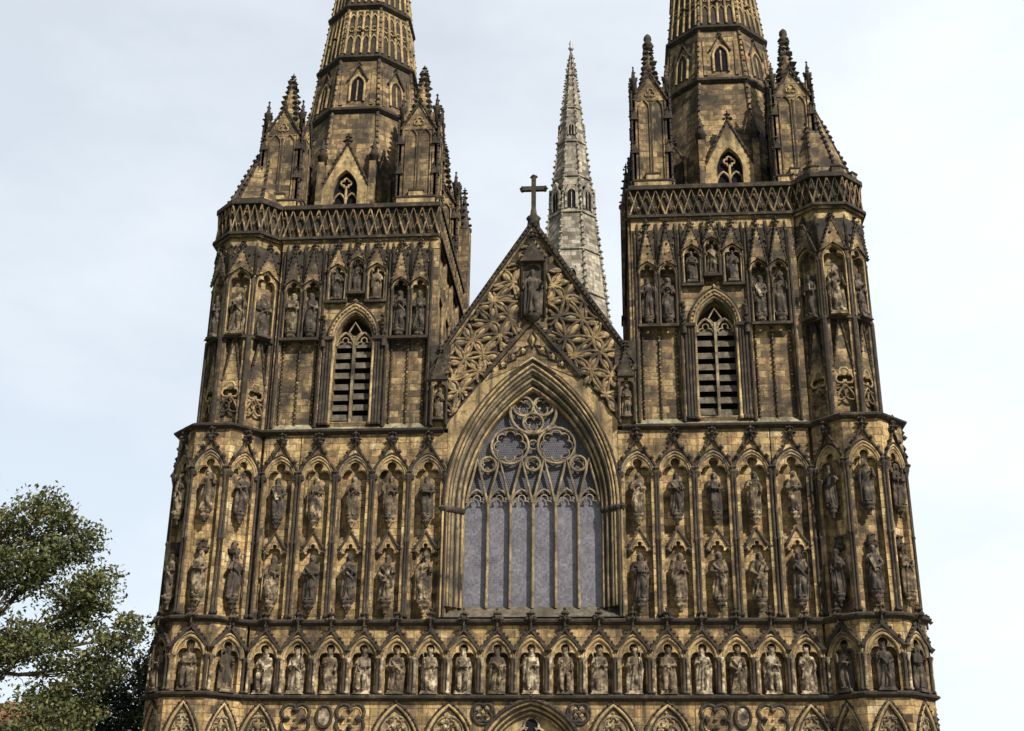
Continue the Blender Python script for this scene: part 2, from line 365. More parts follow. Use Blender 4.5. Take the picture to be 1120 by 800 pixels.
        arm(sg,(sg*.3,1.1,.06),(sg*.18,1.3,.24)); arm(-sg,(-sg*.29,1.04,.04),(-sg*.05,.86,.24))
        p=MB(); p.prism([(sg*.19-.07,1.3),(sg*.19+.07,1.3),(-sg*.03+.07,.72),(-sg*.03-.07,.72)],.24,.265,'statue_pale'); p.tube([(-sg*.03-.09,.71,.255),(-sg*.03+.09,.71,.255)],.03,m,6); props.append(('scroll',p))
    elif pose=='harp':
        arm(sg,(sg*.3,1.1,.06),(sg*.22,1.14,.22)); arm(-sg,(-sg*.28,1.03,.08),(sg*.02,1.0,.26))
        p=MB(); p.tube([(sg*.05,.78,.26),(sg*.03,1.22,.26),(sg*.14,1.3,.26),(sg*.26,1.2,.26),(sg*.05,.78,.26)],.024,m,5); props.append(('harp',p))
    elif pose=='pray':
        arm(-1,(-.28,1.05,.08),(-.025+x0,1.22,.25),False); arm(1,(.28,1.05,.08),(.035+x0,1.22,.25),False)
    elif pose=='bless':
        arm(sg,(sg*.33,1.12,.07),(sg*.27,1.42,.22),False); arm(-sg,(-sg*.29,1.04,.05),(-sg*.1+x0,1.06,.25))
    elif pose=='open':
        arm(-1,(-.33,1.07,.08),(-.34,1.12,.28),False); arm(1,(.33,1.07,.08),(.34,1.12,.28),False)
    else:  # arms crossed low
        arm(-1,(-.29,1.04,.06),(.06+x0,.96,.23)); arm(1,(.29,1.06,.06),(-.07+x0,1.05,.24))
    if 'mitre' in head:
        p=MB(); a=hc; p.prism([(a[0]-.095,a[1]+.07),(a[0]+.095,a[1]+.07),(a[0]+.11,a[1]+.17),(a[0],a[1]+.33),(a[0]-.11,a[1]+.17)],a[2]-.09,a[2]+.09,m); props.append(('mitre',p))
    if 'crown' in head:
        p=MB(); a=hc; r0=.112; nn=10; pr=[]
        for j in range(nn):
            for q in (0,.5):
                t=2*PI*(j+q)/nn; hh=.09 if q==0 else .05; pr.append((a[0]+r0*1.08*math.cos(t),a[1]+.06+hh+(.03 if q==0 else 0),a[2]-.02+r0*1.08*math.sin(t)))
        lo=[(a[0]+r0*math.cos(2*PI*j/(2*nn)),a[1]+.05,a[2]-.02+r0*math.sin(2*PI*j/(2*nn))) for j in range(2*nn)]
        p.add(pr+lo,[(i,(i+1)%(2*nn),2*nn+(i+1)%(2*nn),2*nn+i) for i in range(2*nn)]+[tuple(range(2*nn,4*nn))],m)
        for j in range(0,2*nn,2): p.knob(pr[j],.02,m)
        props.append(('crown',p))
    me=bpy.data.meshes.new(name); me.from_pydata(mb.V,[],mb.Fc)
    me=remesh(me,.017); me.name=name; me.materials.clear(); me.materials.append(M[m])
    sgt=h/1.78
    o=bpy.data.objects.new(name,me); COL.objects.link(o); o.location=loc; o.rotation_euler=(0,0,ang); o.scale=(sgt,)*3
    for pn,p in props: p.build(pn,o)
    if plinth=='block':
        p=MB(); p.box(-.29*wide,.29*wide,-.1,-.002,-.24,.27,m); p.box(-.33*wide,.33*wide,-.15,-.1,-.26,.3,m); p.build('plinth',o)
    elif plinth=='corbel':
        p=MB(); p.lathe((0,0,.02),[(.05,-.5),(.09,-.46),(.07,-.38),(.15,-.28),(.2,-.17),(.17,-.14),(.25,-.1),(.26,-.002)],m,8)
        for t in range(6): p.knob((.17*math.cos(t*1.05),-.24,.02+.17*math.sin(t*1.05)),.06,m)
        p.build('corbel',o)
    return o
# ------------------------------------------------------------------ the cathedral
cath=empty('cathedral',(0,0,0))
tag(cath,'soot-stained sandstone gothic cathedral front with two big spired towers, crossed gable and traceried window','cathedral')
T225=math.tan(PI/8)
TC={0:(13.2,.8,1.95),1:(13.2,.8,1.9),2:(13.2,.8,1.8),3:(12.8,.8,1.5)}   # stair turret centre |x|, y, apothem for each stage
def tface(s,stage,d):
    """frame of one turret face; d = -45 towards the window, 0 front, 45 outwards, 90 side"""
    cx,cy,a=TC[stage]; an=math.radians(d)*s
    return FR((s*cx+a*math.sin(an),cy-a*math.cos(an),0),an)
ZK={-1:1.0,1:1.068}
def zt(s,z): return 19.1+(z-19.1)*ZK[s]
def octlathe(mb,c,a,prof,m):
    mb.lathe((c[0],0,-c[1]),[((a+r)/math.cos(PI/8),h) for r,h in prof],m,8,False,PI/8)

# --- plain masonry
mb=MB(); mb.box(-11.6,11.6,0,8.1,-2.0,-.45,'ashlar'); mb.box(-11.55,11.55,8.1,11.08,-2.0,-.38,'ashlar')
for s in (-1,1): mb.box(min(s*3.0,s*11.5),max(s*3.0,s*11.5),11.08,19.05,-2.0,-.28,'ashlar')
mb.build('front_wall',cath)
STR=[(0,0),(.06,.02),(.2,.1),(.24,.16),(.24,.22),(.1,.3),(0,.34)]
def string(z,hw,stages,name='string_course',depth=.22,m='dark'):
    for s in (-1,1):
        q=MB()
        x0,x1=(0,11.7) if hw==0 else (hw,11.7)
        a,b=(s*x0,s*x1) if s>0 else (s*x1,s*x0)
        prof=[(-.3,z-.12),(.04,z-.12),(depth,z-.02),(depth+.02,z+.05),(.1,z+.13),(-.3,z+.16)]
        pts=[(a,v,w) for w,v in prof]+[(b,v,w) for w,v in prof]; n=len(prof)
        q.add(pts,[(i,(i+1)%n,n+(i+1)%n,n+i) for i in range(n)]+[tuple(range(n)),tuple(range(2*n-1,n-1,-1))],m)
        st=stages; cx,cy,ap=TC[st]
        octlathe(q,(s*cx,cy),ap,[(-.3,z-.115),(.04,z-.115),(depth,z-.015),(depth+.02,z+.055),(.1,z+.135),(-.3,z+.165)],m)
        q.build(name,cath)
string(8.2,0,1); string(11.1,0,1)
string(19.1,3.7,2)

# --- lower storey: doorway, blind arches, quatrefoils
def orders(q,path_fn,a0,a1,w0,w1,n,mats,r=.07):
    for i in range(n):
        t=i/(n-1) if n>1 else 0
        q.tube(with3(path_fn(a0+(a1-a0)*t),w0+(w1-w0)*t),r,mats[i%len(mats)],6)
def blind_arch(F,x,h,a,spring,rise,top=8.08,depth=.22):
    q=MB(F); op=pointed(a,spring,rise,9,0); Fx=FR(F.P((x,0,0)),F.a); q.F=Fx
    q.prism(uframe(h,0,top,op),-depth-.1,-.002,'ashlar')
    o=q.build('blind_arch',cath)
    q=MB(Fx)
    def leg(a,s,r): return [(-a,.4)]+pointed(a,s,r,9)+[(a,.4)]
    q.tube(with3(leg(a+.06,spring,rise+.07),.02),.075,'light',6); q.tube(with3(leg(a-.03,spring,rise-.04),-.04),.05,'dark',6)
    pa=pointed(a+.15,spring,rise+.17,9); q.tube(with3(pa,.05),.05,'dark',5)
    for p in pa[2:-2:1]: q.knob((p[0],p[1]+.03,.1),.06,'dark')
    q.build('arch_moulding',o)
    q=MB(Fx); ty=pointed(a-.02,spring,rise-.04,9); q.prism([(ty[0][0],5.6)]+ty+[(ty[-1][0],5.6)],-depth-.05,-.07,'light')
    for t in range(3): q.tube(with3(foil(.22*math.cos(PI/2+t*2.09),spring+rise*.5+.22*math.sin(PI/2+t*2.09),.24,4,3),-.05),.045,'statue_pale',5,closed=True)
    q.tube(with3(circ(0,spring+rise*.45,.56,18),-.05),.05,'trac',5,closed=True)
    for i in range(30):
        x=random.uniform(-.75*a,.75*a); z=spring+random.uniform(-.3,rise*.9)
        if abs(x)<(a-.15)*(1-max(0,(z-spring))/rise)**.7: q.knob((x,z,-.06),random.uniform(.06,.11),random.choice(('statue_pale','light','trac')))
    q.build('tympanum_carving',o)
def quatrefoil(F,x,z,r):
    Fx=FR(F.P((x,0,0)),F.a); q=MB(Fx)
    q.tube(with3(foil(0,z,r,4,6,45),.02),.075,'dark',6,closed=True); q.tube(with3(foil(0,z,r*.8,4,6,45),.0),.035,'light',6,closed=True)
    for a in range(4): q.knob((r*.5*math.cos(a*PI/2),z+r*.5*math.sin(a*PI/2),.03),r*.24,'dark')
    q.knob((0,z,.04),.1,'light')
    if r<.5:
        q.tube(with3(circ(0,z,r*1.05,20),.03),.05,'dark',6,closed=True)
        for t in range(4): q.knob((r*.42*math.cos(t*PI/2+PI/4),z+r*.42*math.sin(t*PI/2+PI/4),.05),.13,'statue_pale')
    q.build('quatrefoil',cath)
q=MB(); op=pointed(2.0,5.6,2.45,14); q.prism(uframe(2.12,0,8.08,op),-.9,-.001,'ashlar'); door=q.build('doorway',cath)
q=MB()
orders(q,lambda a:[(-a,.3)]+pointed(a,5.6,a*1.22,14)+[(a,.3)],2.02,1.74,.02,-.3,5,['light','dark'],.085)
pa=pointed(2.14,5.6,2.56,14); q.tube(with3(pa,.1),.09,'dark',6)
for p in pa[3:-3]: q.knob((p[0],p[1]+.06,.14),.075,'dark')
q.finial((0,8.1,.12),.45,'dark'); q.build('arch_moulding',door)
q=MB(); q.prism(uframe(1.98,.1,7.95,pointed(1.0,4.6,1.3,8)),-.75,-.4,'light')
q.build('portal_screen',door)
q=MB(); q.box(-1.35,1.35,.1,7.35,-.9,-.88,'void'); q.build('dark_opening',door)
q=MB()
fo=foil(0,6.98,.55,3,7); q.prism(fo,-.45,-.385,'void'); q.tube(with3(fo,-.37),.055,'statue_pale',6,closed=True); q.build('trefoil_light',door)
for s in (-1,1):
    F=W0
    for x,h,a in ((3.15,1.02,.86),(5.2,1.02,.86),(10.55,.78,.68)): blind_arch(F,s*x,h,a,6.25,1.62)
    q=MB(); lo,hi=(6.23,9.76)
    x0,x1=sorted((s*lo,s*hi)); Fx=FR((s*8.0,0,0),0); q.F=Fx
    q.prism(uframe(1.76,0,8.08,pointed(1.25,4.6,1.9,10)),-.6,-.003,'ashlar'); dd=q.build('side_doorway',cath)
    q=MB(Fx); orders(q,lambda a:[(-a,.3)]+pointed(a,4.6,a*1.5,10)+[(a,.3)],1.25,.85,.02,-.35,4,['light','dark'],.07); q.build('arch_moulding',dd)
    q=MB(Fx); q.box(-.95,.95,.1,5.8,-.42,-.4,'void'); q.build('dark_opening',dd)
    for x,zq,rq in ((1.83,7.66,.42),(6.98,7.42,.66),(9.12,7.42,.66)): quatrefoil(F,s*x,zq,rq)
    q=MB(FR((s*8.0,0,0))); q.tube(with3([(.3*math.cos(t),7.5+.42*math.sin(t)) for t in np.linspace(0,2*PI,15)[:-1]],.03),.06,'dark',6,closed=True)
    q.prism([(.22*math.cos(t),7.5+.34*math.sin(t)) for t in np.linspace(0,2*PI,14)[:-1]],0,.05,'statue_pale'); q.build('oval_boss',cath)
    # turret foot
    cx,cy,a=TC[0]; q=MB(); octlathe(q,(s*cx,cy),a-.42,[(0,0),(0,8.1)],'ashlar'); q.build('stair_turret',cath)
    fw=a*T225
    for d in (-45,0,45,90): blind_arch(tface(s,0,d),0,fw-.005,.62,6.1,1.75,8.08,.2)

# --- row of kings
def niche_king(F,h,statue_mat,turret=False):
    q=MB(F); a=.465 if not turret else .5; sp=9.68
    q.prism(uframe(h-.004,8.3,11.02,trefoil(a,sp)),-.42 if not turret else -.32,0,'ashlar'); o=q.build('king_niche',cath)
    q=MB(F); r=pointed(a+.08,sp,.76,8); q.tube(with3(r,.02),.07,'light',6)
    t=trefoil(a-.01,sp); q.tube(with3(t,-.03),.035,'light',5)
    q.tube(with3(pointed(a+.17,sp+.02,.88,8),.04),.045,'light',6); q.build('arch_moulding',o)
    for d,m in ((-1,'statue_pale'),(1,'dark')):  # left shaft pale, right dark: sunlit and shaded sides put into the colour
        q=MB(F); u=d*(h-.075); q.lathe((u,8.36,.06),[(.1,0),(.1,.08),(.06,.12),(.06,1.15),(.11,1.3),(.12,1.36)],m,8); q.build('shaft',o)
    q=MB(F); H=h-.02
    for d in (-1,1):
        q.prism([(d*H,9.95),(d*H,10.14),(0,11.0),(0,10.76)] if d>0 else [(d*H,10.14),(d*H,9.95),(0,10.76),(0,11.0)],.0,.13,'dark')
        q.crockets((d*H*.9,10.2,.1),(0,11.0,.1),.07,'dark',.19,.03)
        q.knob((d*H,10.0,.12),.12,'dark')
    q.finial((0,10.95,.24),.68,'dark'); q.build('hood_gable',o)
def niche_saint(F,h,turret=False):
    a=.53 if not turret else .48; sp=17.12; dp=.3 if not turret else .28
    q=MB(F); q.prism(uframe(h-.004,11.25,19.0,trefoil(a,sp)),-dp,0,'ashlar'); o=q.build('saint_niche',cath)
    lm=random.choice(('light','light','trac')); q=MB(F); q.tube(with3(pointed(a+.06,sp,.78,8),.0),.05,lm,6)
    for d in (-1,1): q.box(d*(a+.1)-.07,d*(a+.1)+.07,sp-.12,sp+.04,-.02,.1,'dark')
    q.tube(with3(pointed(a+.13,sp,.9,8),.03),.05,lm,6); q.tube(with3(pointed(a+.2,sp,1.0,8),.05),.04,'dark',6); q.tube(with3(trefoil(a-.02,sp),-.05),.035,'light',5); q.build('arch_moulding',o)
    for d in (-1,1):
        q=MB(F); u=d*(h-.055); q.lathe((u,11.3,.03),[(.1,0),(.1,.12),(.052,.18),(.052,3.0),(.08,3.04),(.08,3.1),(.052,3.14),(.052,5.55),(.1,5.75),(.13,5.84),(.13,5.92)],'dark',8); q.build('shaft',o)
    q=MB(F)
    for d in (-1,1):
        pth=[(d*(h-.02),17.35),(d*h*.62,17.75),(d*h*.3,18.15),(0,18.62)]
        for i in range(3):
            A,B=pth[i],pth[i+1]; pr=[A,(A[0],A[1]+.13),(B[0],B[1]+.13),B]
            q.prism(pr if d<0 else pr[::-1],.0,.12,'dark')
            q.crockets((A[0],A[1]+.13,.1),(B[0],B[1]+.15,.1),.12,'dark',.29,.03)
        q.knob((d*(h-.05),17.3,.12),.13,'dark')
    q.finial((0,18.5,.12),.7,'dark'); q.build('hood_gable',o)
    # little gabled canopy over the lower statue
    q=MB(F); c=.43 if not turret else .3
    if not turret:
        t=trefoil(.25,14.0); poly=[(-c,13.92),(t[0][0],13.92)]+t+[(t[-1][0],13.92),(c,13.92),(c,14.12),(0,14.78),(-c,14.12)]
        q.prism(poly,-dp,-.06,'ashlar'); q.tube(with3([(-c,14.12),(0,14.82),(c,14.12)],-.04),.065,'dark',5); q.tube(with3(t,-.05),.03,'light',5)
        for d in (-1,1):
            q.knob((d*c,13.95,-.04),.12,'dark'); q.knob((d*(c+.1),14.08,-.06),.11,'dark'); q.knob((d*(c-.02),14.2,-.02),.08,'dark'); q.crockets((d*c,14.2,-.08),(0,14.85,-.08),.05,'dark',.18)
    else:
        q.lathe((0,13.75,-.2),[(.1,0),(.24,.08),(.26,.2),(.16,.3),(.13,.5),(.05,.62)],'dark',6)
        for i in range(5): q.knob((.13*math.cos(i*1.26),14.28,-.2+.13*math.sin(i*1.26)),.07,'dark')
        for i in range(6): q.knob((.22*math.cos(i*1.05),14.0,-.2+.22*math.sin(i*1.05)),.08,'dark')
    q.build('canopy',o)
    return dp
ORD=['first','second','third','fourth','fifth','sixth','seventh','eighth']
POSEW={'book':'with an open book','staff':'with a tall staff','crozier':'with a crozier','sword':'with a lowered sword','sceptre':'with a sceptre','orb':'with an orb','scroll':'with a hanging scroll','harp':'with a small harp','pray':'with praying hands','bless':'with one hand raised','open':'with arms held out','low':'with arms crossed low'}
POSEW['book']='clasping a thick book'
kings=['sword','sceptre','orb','harp','low','sceptre','book','sword','bless','orb','sceptre','staff','low','sword','scroll','sceptre','orb']
for k in range(-8,9):
    F=FR((1.318*k,0,0)); niche_king(F,.659,'statue')
    p=kings[k+8]; seat=(k%3==1); side='tree' if k<0 else 'open sky'
    o=statue('king_statue',F.P((0,8.47,-.06)),0,1.62,p,('crown','beard') if k%4 else ('crown',),100+k,'statue_pale' if k%5 in (0,2,3) else 'statue','block',1.12,seat)
    st='seated' if seat else 'standing'
    if k==0: tag(o,'crowned king statue %s, directly above the central doorway peak'%POSEW[p],'statue','statues of kings above the doors')
    else: tag(o,'%s king %s, %s from doorway peak toward the %s'%(st,POSEW[p],ORD[abs(k)-1],side),'statue','statues of kings above the doors')
tk={(-1,-45):('orb',0),(-1,0):('book',1),(-1,45):('staff',0),(1,-45):('bless',0),(1,0):('sword',0),(1,45):('sceptre',0)}
FN={-45:'inward face',0:'front face',45:'outward face'}
for s in (-1,1):
    cx,cy,a=TC[1]; q=MB(); octlathe(q,(s*cx,cy),a-.29,[(0,8.05),(0,11.2)],'ashlar'); q.build('stair_turret',cath)
    for d in (-45,0,45,90):
        F=tface(s,1,d); niche_king(F,a*T225,'statue',True)
        if d<90:
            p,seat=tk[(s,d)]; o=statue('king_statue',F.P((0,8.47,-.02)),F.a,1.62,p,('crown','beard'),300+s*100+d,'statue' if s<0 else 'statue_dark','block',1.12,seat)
            tag(o,'king %s, king row, %s of corner turret, %s side'%(POSEW[p],FN[d],'tree' if s<0 else 'open sky'),'statue','statues of kings above the doors')

# --- two tiers of saints
SX=(4.3,5.83,7.37,8.92,10.5)
up={-1:['book','bless','pray','staff','scroll'],1:['pray','sceptre','book','orb','low']}
lo={-1:['crozier','scroll','pray','low','staff'],1:['book','bless','low','scroll','crozier']}
for s in (-1,1):
    sd='tree' if s<0 else 'open sky'
    for i,x in enumerate(SX):
        F=FR((s*x,0,0)); niche_saint(F,.772)
        for tier,z,h,pp in (('upper',15.42,1.72,up),('lower',11.98,1.86,lo)):
            p=pp[s][i]; hd=('mitre','beard') if p=='crozier' else (('hood',) if p in('pray','low') else ('beard',))
            o=statue('saint_statue',F.P((0,z,.02)),0,h,p,hd,500+s*50+i*2+(tier=='upper'),['statue','statue_dark','statue','statue','statue_dark'][(i*2+(tier=='upper')+(s>0))%5],'corbel',.86)
            tag(o,'saint %s, %s row, %s from great window toward the %s'%(POSEW[p],tier,ORD[i],sd),'statue','statues of saints beside the great window')
    cx,cy,a=TC[2]; q=MB(); octlathe(q,(s*cx,cy),a-.24,[(0,11.05),(0,19.2)],'ashlar'); q.build('stair_turret',cath)
    for d in (-45,0,45,90):
        F=tface(s,2,d); niche_saint(F,a*T225,True)
        if d<90:
            for tier,z,h in (('upper',15.5,1.75),('lower',12.05,1.8)):
                p={(-45,'upper'):'staff',(-45,'lower'):'crozier',(0,'upper'):'bless',(0,'lower'):'book',(45,'upper'):'scroll',(45,'lower'):'low'}[(d,tier)]
                if s>0: p={'staff':'open','crozier':'sword','bless':'crozier','book':'scroll','scroll':'book','low':'pray'}[p]
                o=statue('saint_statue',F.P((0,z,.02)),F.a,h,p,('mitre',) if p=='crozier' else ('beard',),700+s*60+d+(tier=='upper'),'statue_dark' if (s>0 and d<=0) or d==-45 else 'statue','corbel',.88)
                tag(o,'saint %s, %s row, %s of corner turret, %s side'%(POSEW[p],tier,FN[d],sd),'statue','statues of saints on the corner turrets')

# --- great west window and gable
SP,RI=15.8,6.36
def wpath(a,n=16,foot=11.5,k=None): return [(-a,foot)]+pointed(a,SP,a*(RI/3.45) if k is None else k,n)+[(a,foot)]
q=MB(); op=pointed(3.42,SP,6.3,18)
q.prism([(-3.52,11.25),(-3.42,11.25)]+op+[(3.42,11.25),(3.52,11.25),(3.52,19.2),(4.25,19.2),(4.25,21.9),(0,28.5),(-4.25,21.9),(-4.25,19.2),(-3.52,19.2)],-1.3,-.02,'light')
gable=q.build('gable',cath)
q=MB()
prof=[(3.42,.0),(3.3,-.1),(3.22,-.1),(3.1,-.26),(3.02,-.26),(2.92,-.42),(2.84,-.42),(2.8,-.75)]
L=[[(x,y,w) for x,y in wpath(a,18,11.75)] for a,w in prof]
n=len(L[0]); pts=[p for r in L for p in r]
q.add(pts,[(i*n+j,i*n+j+1,(i+1)*n+j+1,(i+1)*n+j) for i in range(len(L)-1) for j in range(n-1)],'trac')
gw=q.build('great_window',cath)
q=MB()
for a,w,m,r in ((3.5,.04,'light',.085),(3.3,-.02,'dark',.035),(3.42,.03,'dark',.035),(3.36,-.0,'light',.06),(3.25,-.07,'trac',.07),(3.12,-.2,'dark',.05),(3.05,-.24,'trac',.07),(2.94,-.36,'dark',.04),(2.87,-.4,'light',.06)):
    q.tube(with3(wpath(a,20,11.75),w),r,m,6)
    for d in (-1,1): q.lathe((d*a,15.55,w),[(r,0),(r*1.8,.12),(r*2.1,.2),(r*1.5,.28)],'dark',6)
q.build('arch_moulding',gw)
q=MB(); pa=wpath(3.6,20,15.8,6.42)[1:-1]; q.tube(with3(pa,.06),.07,'dark',6)
for d in (-1,1): q.knob((d*3.66,15.75,.12),.16,'dark')
q.build('hood_mould',gw)
q=MB(); 
pg=[(-2.8,11.7)]+pointed(2.8,SP,2.8*RI/3.45,18)+[(2.8,11.7)]; q.add(with3([(-2.8,11.7),(-2.8,16.4),(2.8,16.4),(2.8,11.7)],-.72),[(0,1,2,3)],'glass'); q.build('glass',gw)
q=MB(); pg=[p for p in pg if p[1]>16.2]; q.add(with3(pg,-.725),[tuple(range(len(pg)))],'stained'); q.build('upper_glass',gw)  # darker tone of the leaded glass above the lancets

q=MB(); q.hull([(-3.5,11.25,.0),(3.5,11.25,.0),(3.5,11.3,.12),(-3.5,11.3,.12),(3.5,11.85,-.7),(-3.5,11.85,-.7)],[(0,1,2,3),(3,2,4,5)],'louvre'); q.build('sill',gw)
LW=.927; wg=-.56
for i in range(1,6):
    q=MB(); u=-2.78+LW*i; q.prism([(u-.075,wg),(u-.03,wg+.12),(u+.03,wg+.12),(u+.075,wg),(u+.075,wg-.15),(u-.075,wg-.15)],0,0,'trac') if 0 else None
    q.tube([(u,11.75,wg),(u,16.4,wg)],.085,'trac',6); q.tube([(u,11.75,wg+.07),(u,16.3,wg+.07)],.045,'trac',6); q.build('mullion',gw)
def inside(x,z,a=2.8): 
    rise=a*RI/3.45; R=(rise*rise+a*a)/(2*a); c=R-a
    return (abs(x)+c)**2+(max(0,z-SP))**2<R*R
q=MB()
for i in range(6):
    u=-2.78+LW*(i+.5); q.tube(with3(pointed(.42,16.05,.62,6,u),wg),.05,'trac',6)
    q.tube(with3([(u+x,y) for x,y in trefoil(.36,15.95)],wg),.03,'trac',5)
    g=[(u-.44,16.1),(u-.3,16.75),(u-.12,17.45),(u,18.0),(u+.12,17.45),(u+.3,16.75),(u+.44,16.1)]
    q.tube(with3([p for p in g if inside(p[0],p[1],2.85)],wg+.06),.06,'trac',6)
    q.knob((u,16.68,wg),.07,'trac')
def roundel(u,z,r,k,rot=90):
    q.tube(with3(circ(u,z,r,24),wg+.03),.06,'trac',6,closed=True); q.tube(with3(foil(u,z,r*.88,k,5,rot),wg),.035,'trac',5,closed=True)
roundel(-.97,18.55,.78,8); roundel(.97,18.55,.78,8)
q.tube(with3(circ(0,20.05,.97,28),wg+.04),.08,'trac',6,closed=True)
for a in (90+60,90-60,270): 
    roundel(.49*math.cos(math.radians(a)),20.05+.49*math.sin(math.radians(a)),.42,3,a)
for u,z,r in ((-1.87,17.75,.32),(0,17.75,.3),(1.87,17.75,.32)  ): roundel(u,z,r,4,45)
for u,z,r in ((0,18.6,.2),):
    q.tube(with3(circ(u,z,r,10),wg),.04,'trac',5,closed=True)
q.build('tracery',gw)
# leaf-shaped gable tracery
R=.98; y0=22.35
def lowz(x):
    z=24.15-1.33*abs(x)
    while inside(x,z,3.72): z+=.05
    return z
def upz(x): return 28.38-1.56*abs(x)
def wp(x,z): return x+.15*math.sin(2.3*z+1.7*x)+.05*math.sin(5*z),z+.15*math.sin(2.6*x-1.1*z)+.05*math.sin(4*x)
def ok(x,z,m=0.): return .62<abs(x)<3.6 and lowz(x)+m<z<upz(x)-m or (abs(x)<=.62 and 27.45<z<upz(x)-m)
for sg in (-1,1):
    q=MB(); xs=[.62+(3.6-.62)*i/14 for i in range(15)]
    pl=[(sg*x,lowz(x)) for x in xs]+[(sg*x,upz(x)) for x in xs[::-1]]
    q.prism(pl,-.02,.006,'dark')  # dark backing plate: shade of the gaps between leaves put into colour
    for j in range(-5,9):
        for i in range(-6,7):
            cx,cz=(i+.5*(j%2))*R,y0+j*R*.866; run=[]
            for t in range(29):
                x,z=wp(cx+R*math.cos(2*PI*t/28),cz+R*math.sin(2*PI*t/28))
                if ok(x,z) and x*sg>0: run.append((x,z,.06))
                else:
                    if len(run)>2: q.tube(run,.075,'tower',5)
                    run=[]
            if len(run)>2: q.tube(run,.075,'tower',5)
            for dx,dz in ((1,0),(.5,.866),(-.5,.866)):
                x,z=wp(cx+dx*R/2,cz+dz*R/2)
                if ok(x,z,.1) and x*sg>0 and random.random()<.86:
                    k0=random.uniform(.72,1.12); L_,W_=.39*R*k0,.19*R*k0; pts=[]; nn=12
                    for t in range(nn):
                        e,f=math.cos(2*PI*t/nn),math.sin(2*PI*t/nn); f*= (1-abs(e)*.5)
                        for rr,ww in ((1,.0),(.6,.085)): pts.append((x+dx*L_*e*rr-dz*W_*f*rr,z+dz*L_*e*rr+dx*W_*f*rr,ww))
                    q.add(pts+[(x,z,.1)],[(2*t,2*((t+1)%nn),2*((t+1)%nn)+1,2*t+1) for t in range(nn)]+[(2*t+1,2*((t+1)%nn)+1,2*nn) for t in range(nn)],random.choice(('light','light','trac')),True)
    q.build('leaf_tracery',gable)
q=MB()
for d in (-1,1):
    for (o0,o1,w0,w1,m) in ((0,.32,-1.6,.2,'dark'),(-.22,-.04,-.3,.1,'tower')):
        A=(d*4.15,28.45-1.56*4.15+.1+o0); 
        pr=[(0,28.62+o0),(0,28.62+o1),(d*4.3,28.62+o1-1.56*4.3),(d*4.3,28.62+o0-1.56*4.3)]
        q.prism(pr if d<0 else pr[::-1],w0,w1,m)
    q.crockets((d*4.1,28.62+.2-1.56*4.1,.21),(0,28.75,.21),.06,'dark',.22)
q.build('coping',gable)
q=MB(); q.lathe((0,28.6,-.1),[(.3,0),(.26,.3),(.34,.45),(.16,.6),(.12,.9)],'dark',8)
q.box(-.1,.1,29.3,31.15,-.2,0,'dark'); q.box(-.5,-.1,30.45,30.65,-.195,-.005,'dark'); q.box(.1,.5,30.45,30.65,-.195,-.005,'dark')
for x,z in ((-.52,30.55),(.52,30.55),(0,31.17)):
    q.knob((x,z,-.1),.15,'dark')
    for dx,dz in ((.0,.1),(0,-.1)) if abs(x)>.1 else ((.1,0),(-.1,0)): q.knob((x+dx,z+dz,-.1),.1,'dark')
q.build('cross',gable)
q=MB()
for d in (-1,1):
    A=(d*2.05,21.35); pr=[(0,23.9),(0,24.15),(A[0],A[1]+.25),A]; q.prism(pr if d<0 else pr[::-1],0,.16,'dark'); q.crockets((A[0],A[1]+.3,.12),(0,24.1,.12),.075,'dark',.26)
q.prism([(-2.0,21.3),(0,22.2),(2.0,21.3),(0,23.9)],-.02,.012,'tower')
for (x,z,dx,dz,L_) in ((0,23.15,0,1,.42),(-.42,22.62,.75,.66,.4),(.42,22.62,-.75,.66,.4),(-.85,22.35,.6,.8,.3),(.85,22.35,-.6,.8,.3),(-1.25,22.0,.6,.8,.22),(1.25,22.0,-.6,.8,.22)):
    q.tube([(x-dx*L_,z-dz*L_,.04),(x-dz*.17,z+dx*.17,.05),(x+dx*L_,z+dz*L_,.04),(x+dz*.17,z-dx*.17,.05)],.045,'dark',5,closed=True); q.knob((x,z,.03),.13,'light',1.5)
q.build('pediment',gable)
q=MB(); q.box(-.62,.62,23.6,27.5,-.3,.01,'tower'); q.prism([(-.4,24.2)]+pointed(.4,26.2,.5,6)+[(.4,24.2)],.0,.02,'dark')
for d in (-1,1): q.lathe((d*.5,24.1,.1),[(.07,0),(.07,2.5),(.12,2.6),(.05,3.0)],'dark',6)
q.prism([(-.55,26.75),(.55,26.75),(0,27.75)],0,.34,'dark'); q.crockets((-.62,26.8,.25),(0,27.9,.25),.09,'dark',.22); q.crockets((.62,26.8,.25),(0,27.9,.25),.09,'dark',.22); q.finial((0,27.8,.2),.6,'dark')
q.lathe((0,23.85,.15),[(.1,0),(.3,.25),(.32,.38)],'dark',8); q.build('canopy',gable)
o=statue('saint_statue',(0,-.16,24.25),0,2.15,'open',('beard',),901,'statue_dark',None,1.1); tag(o,'large dark robed figure standing under the gable peak below the cross','statue')
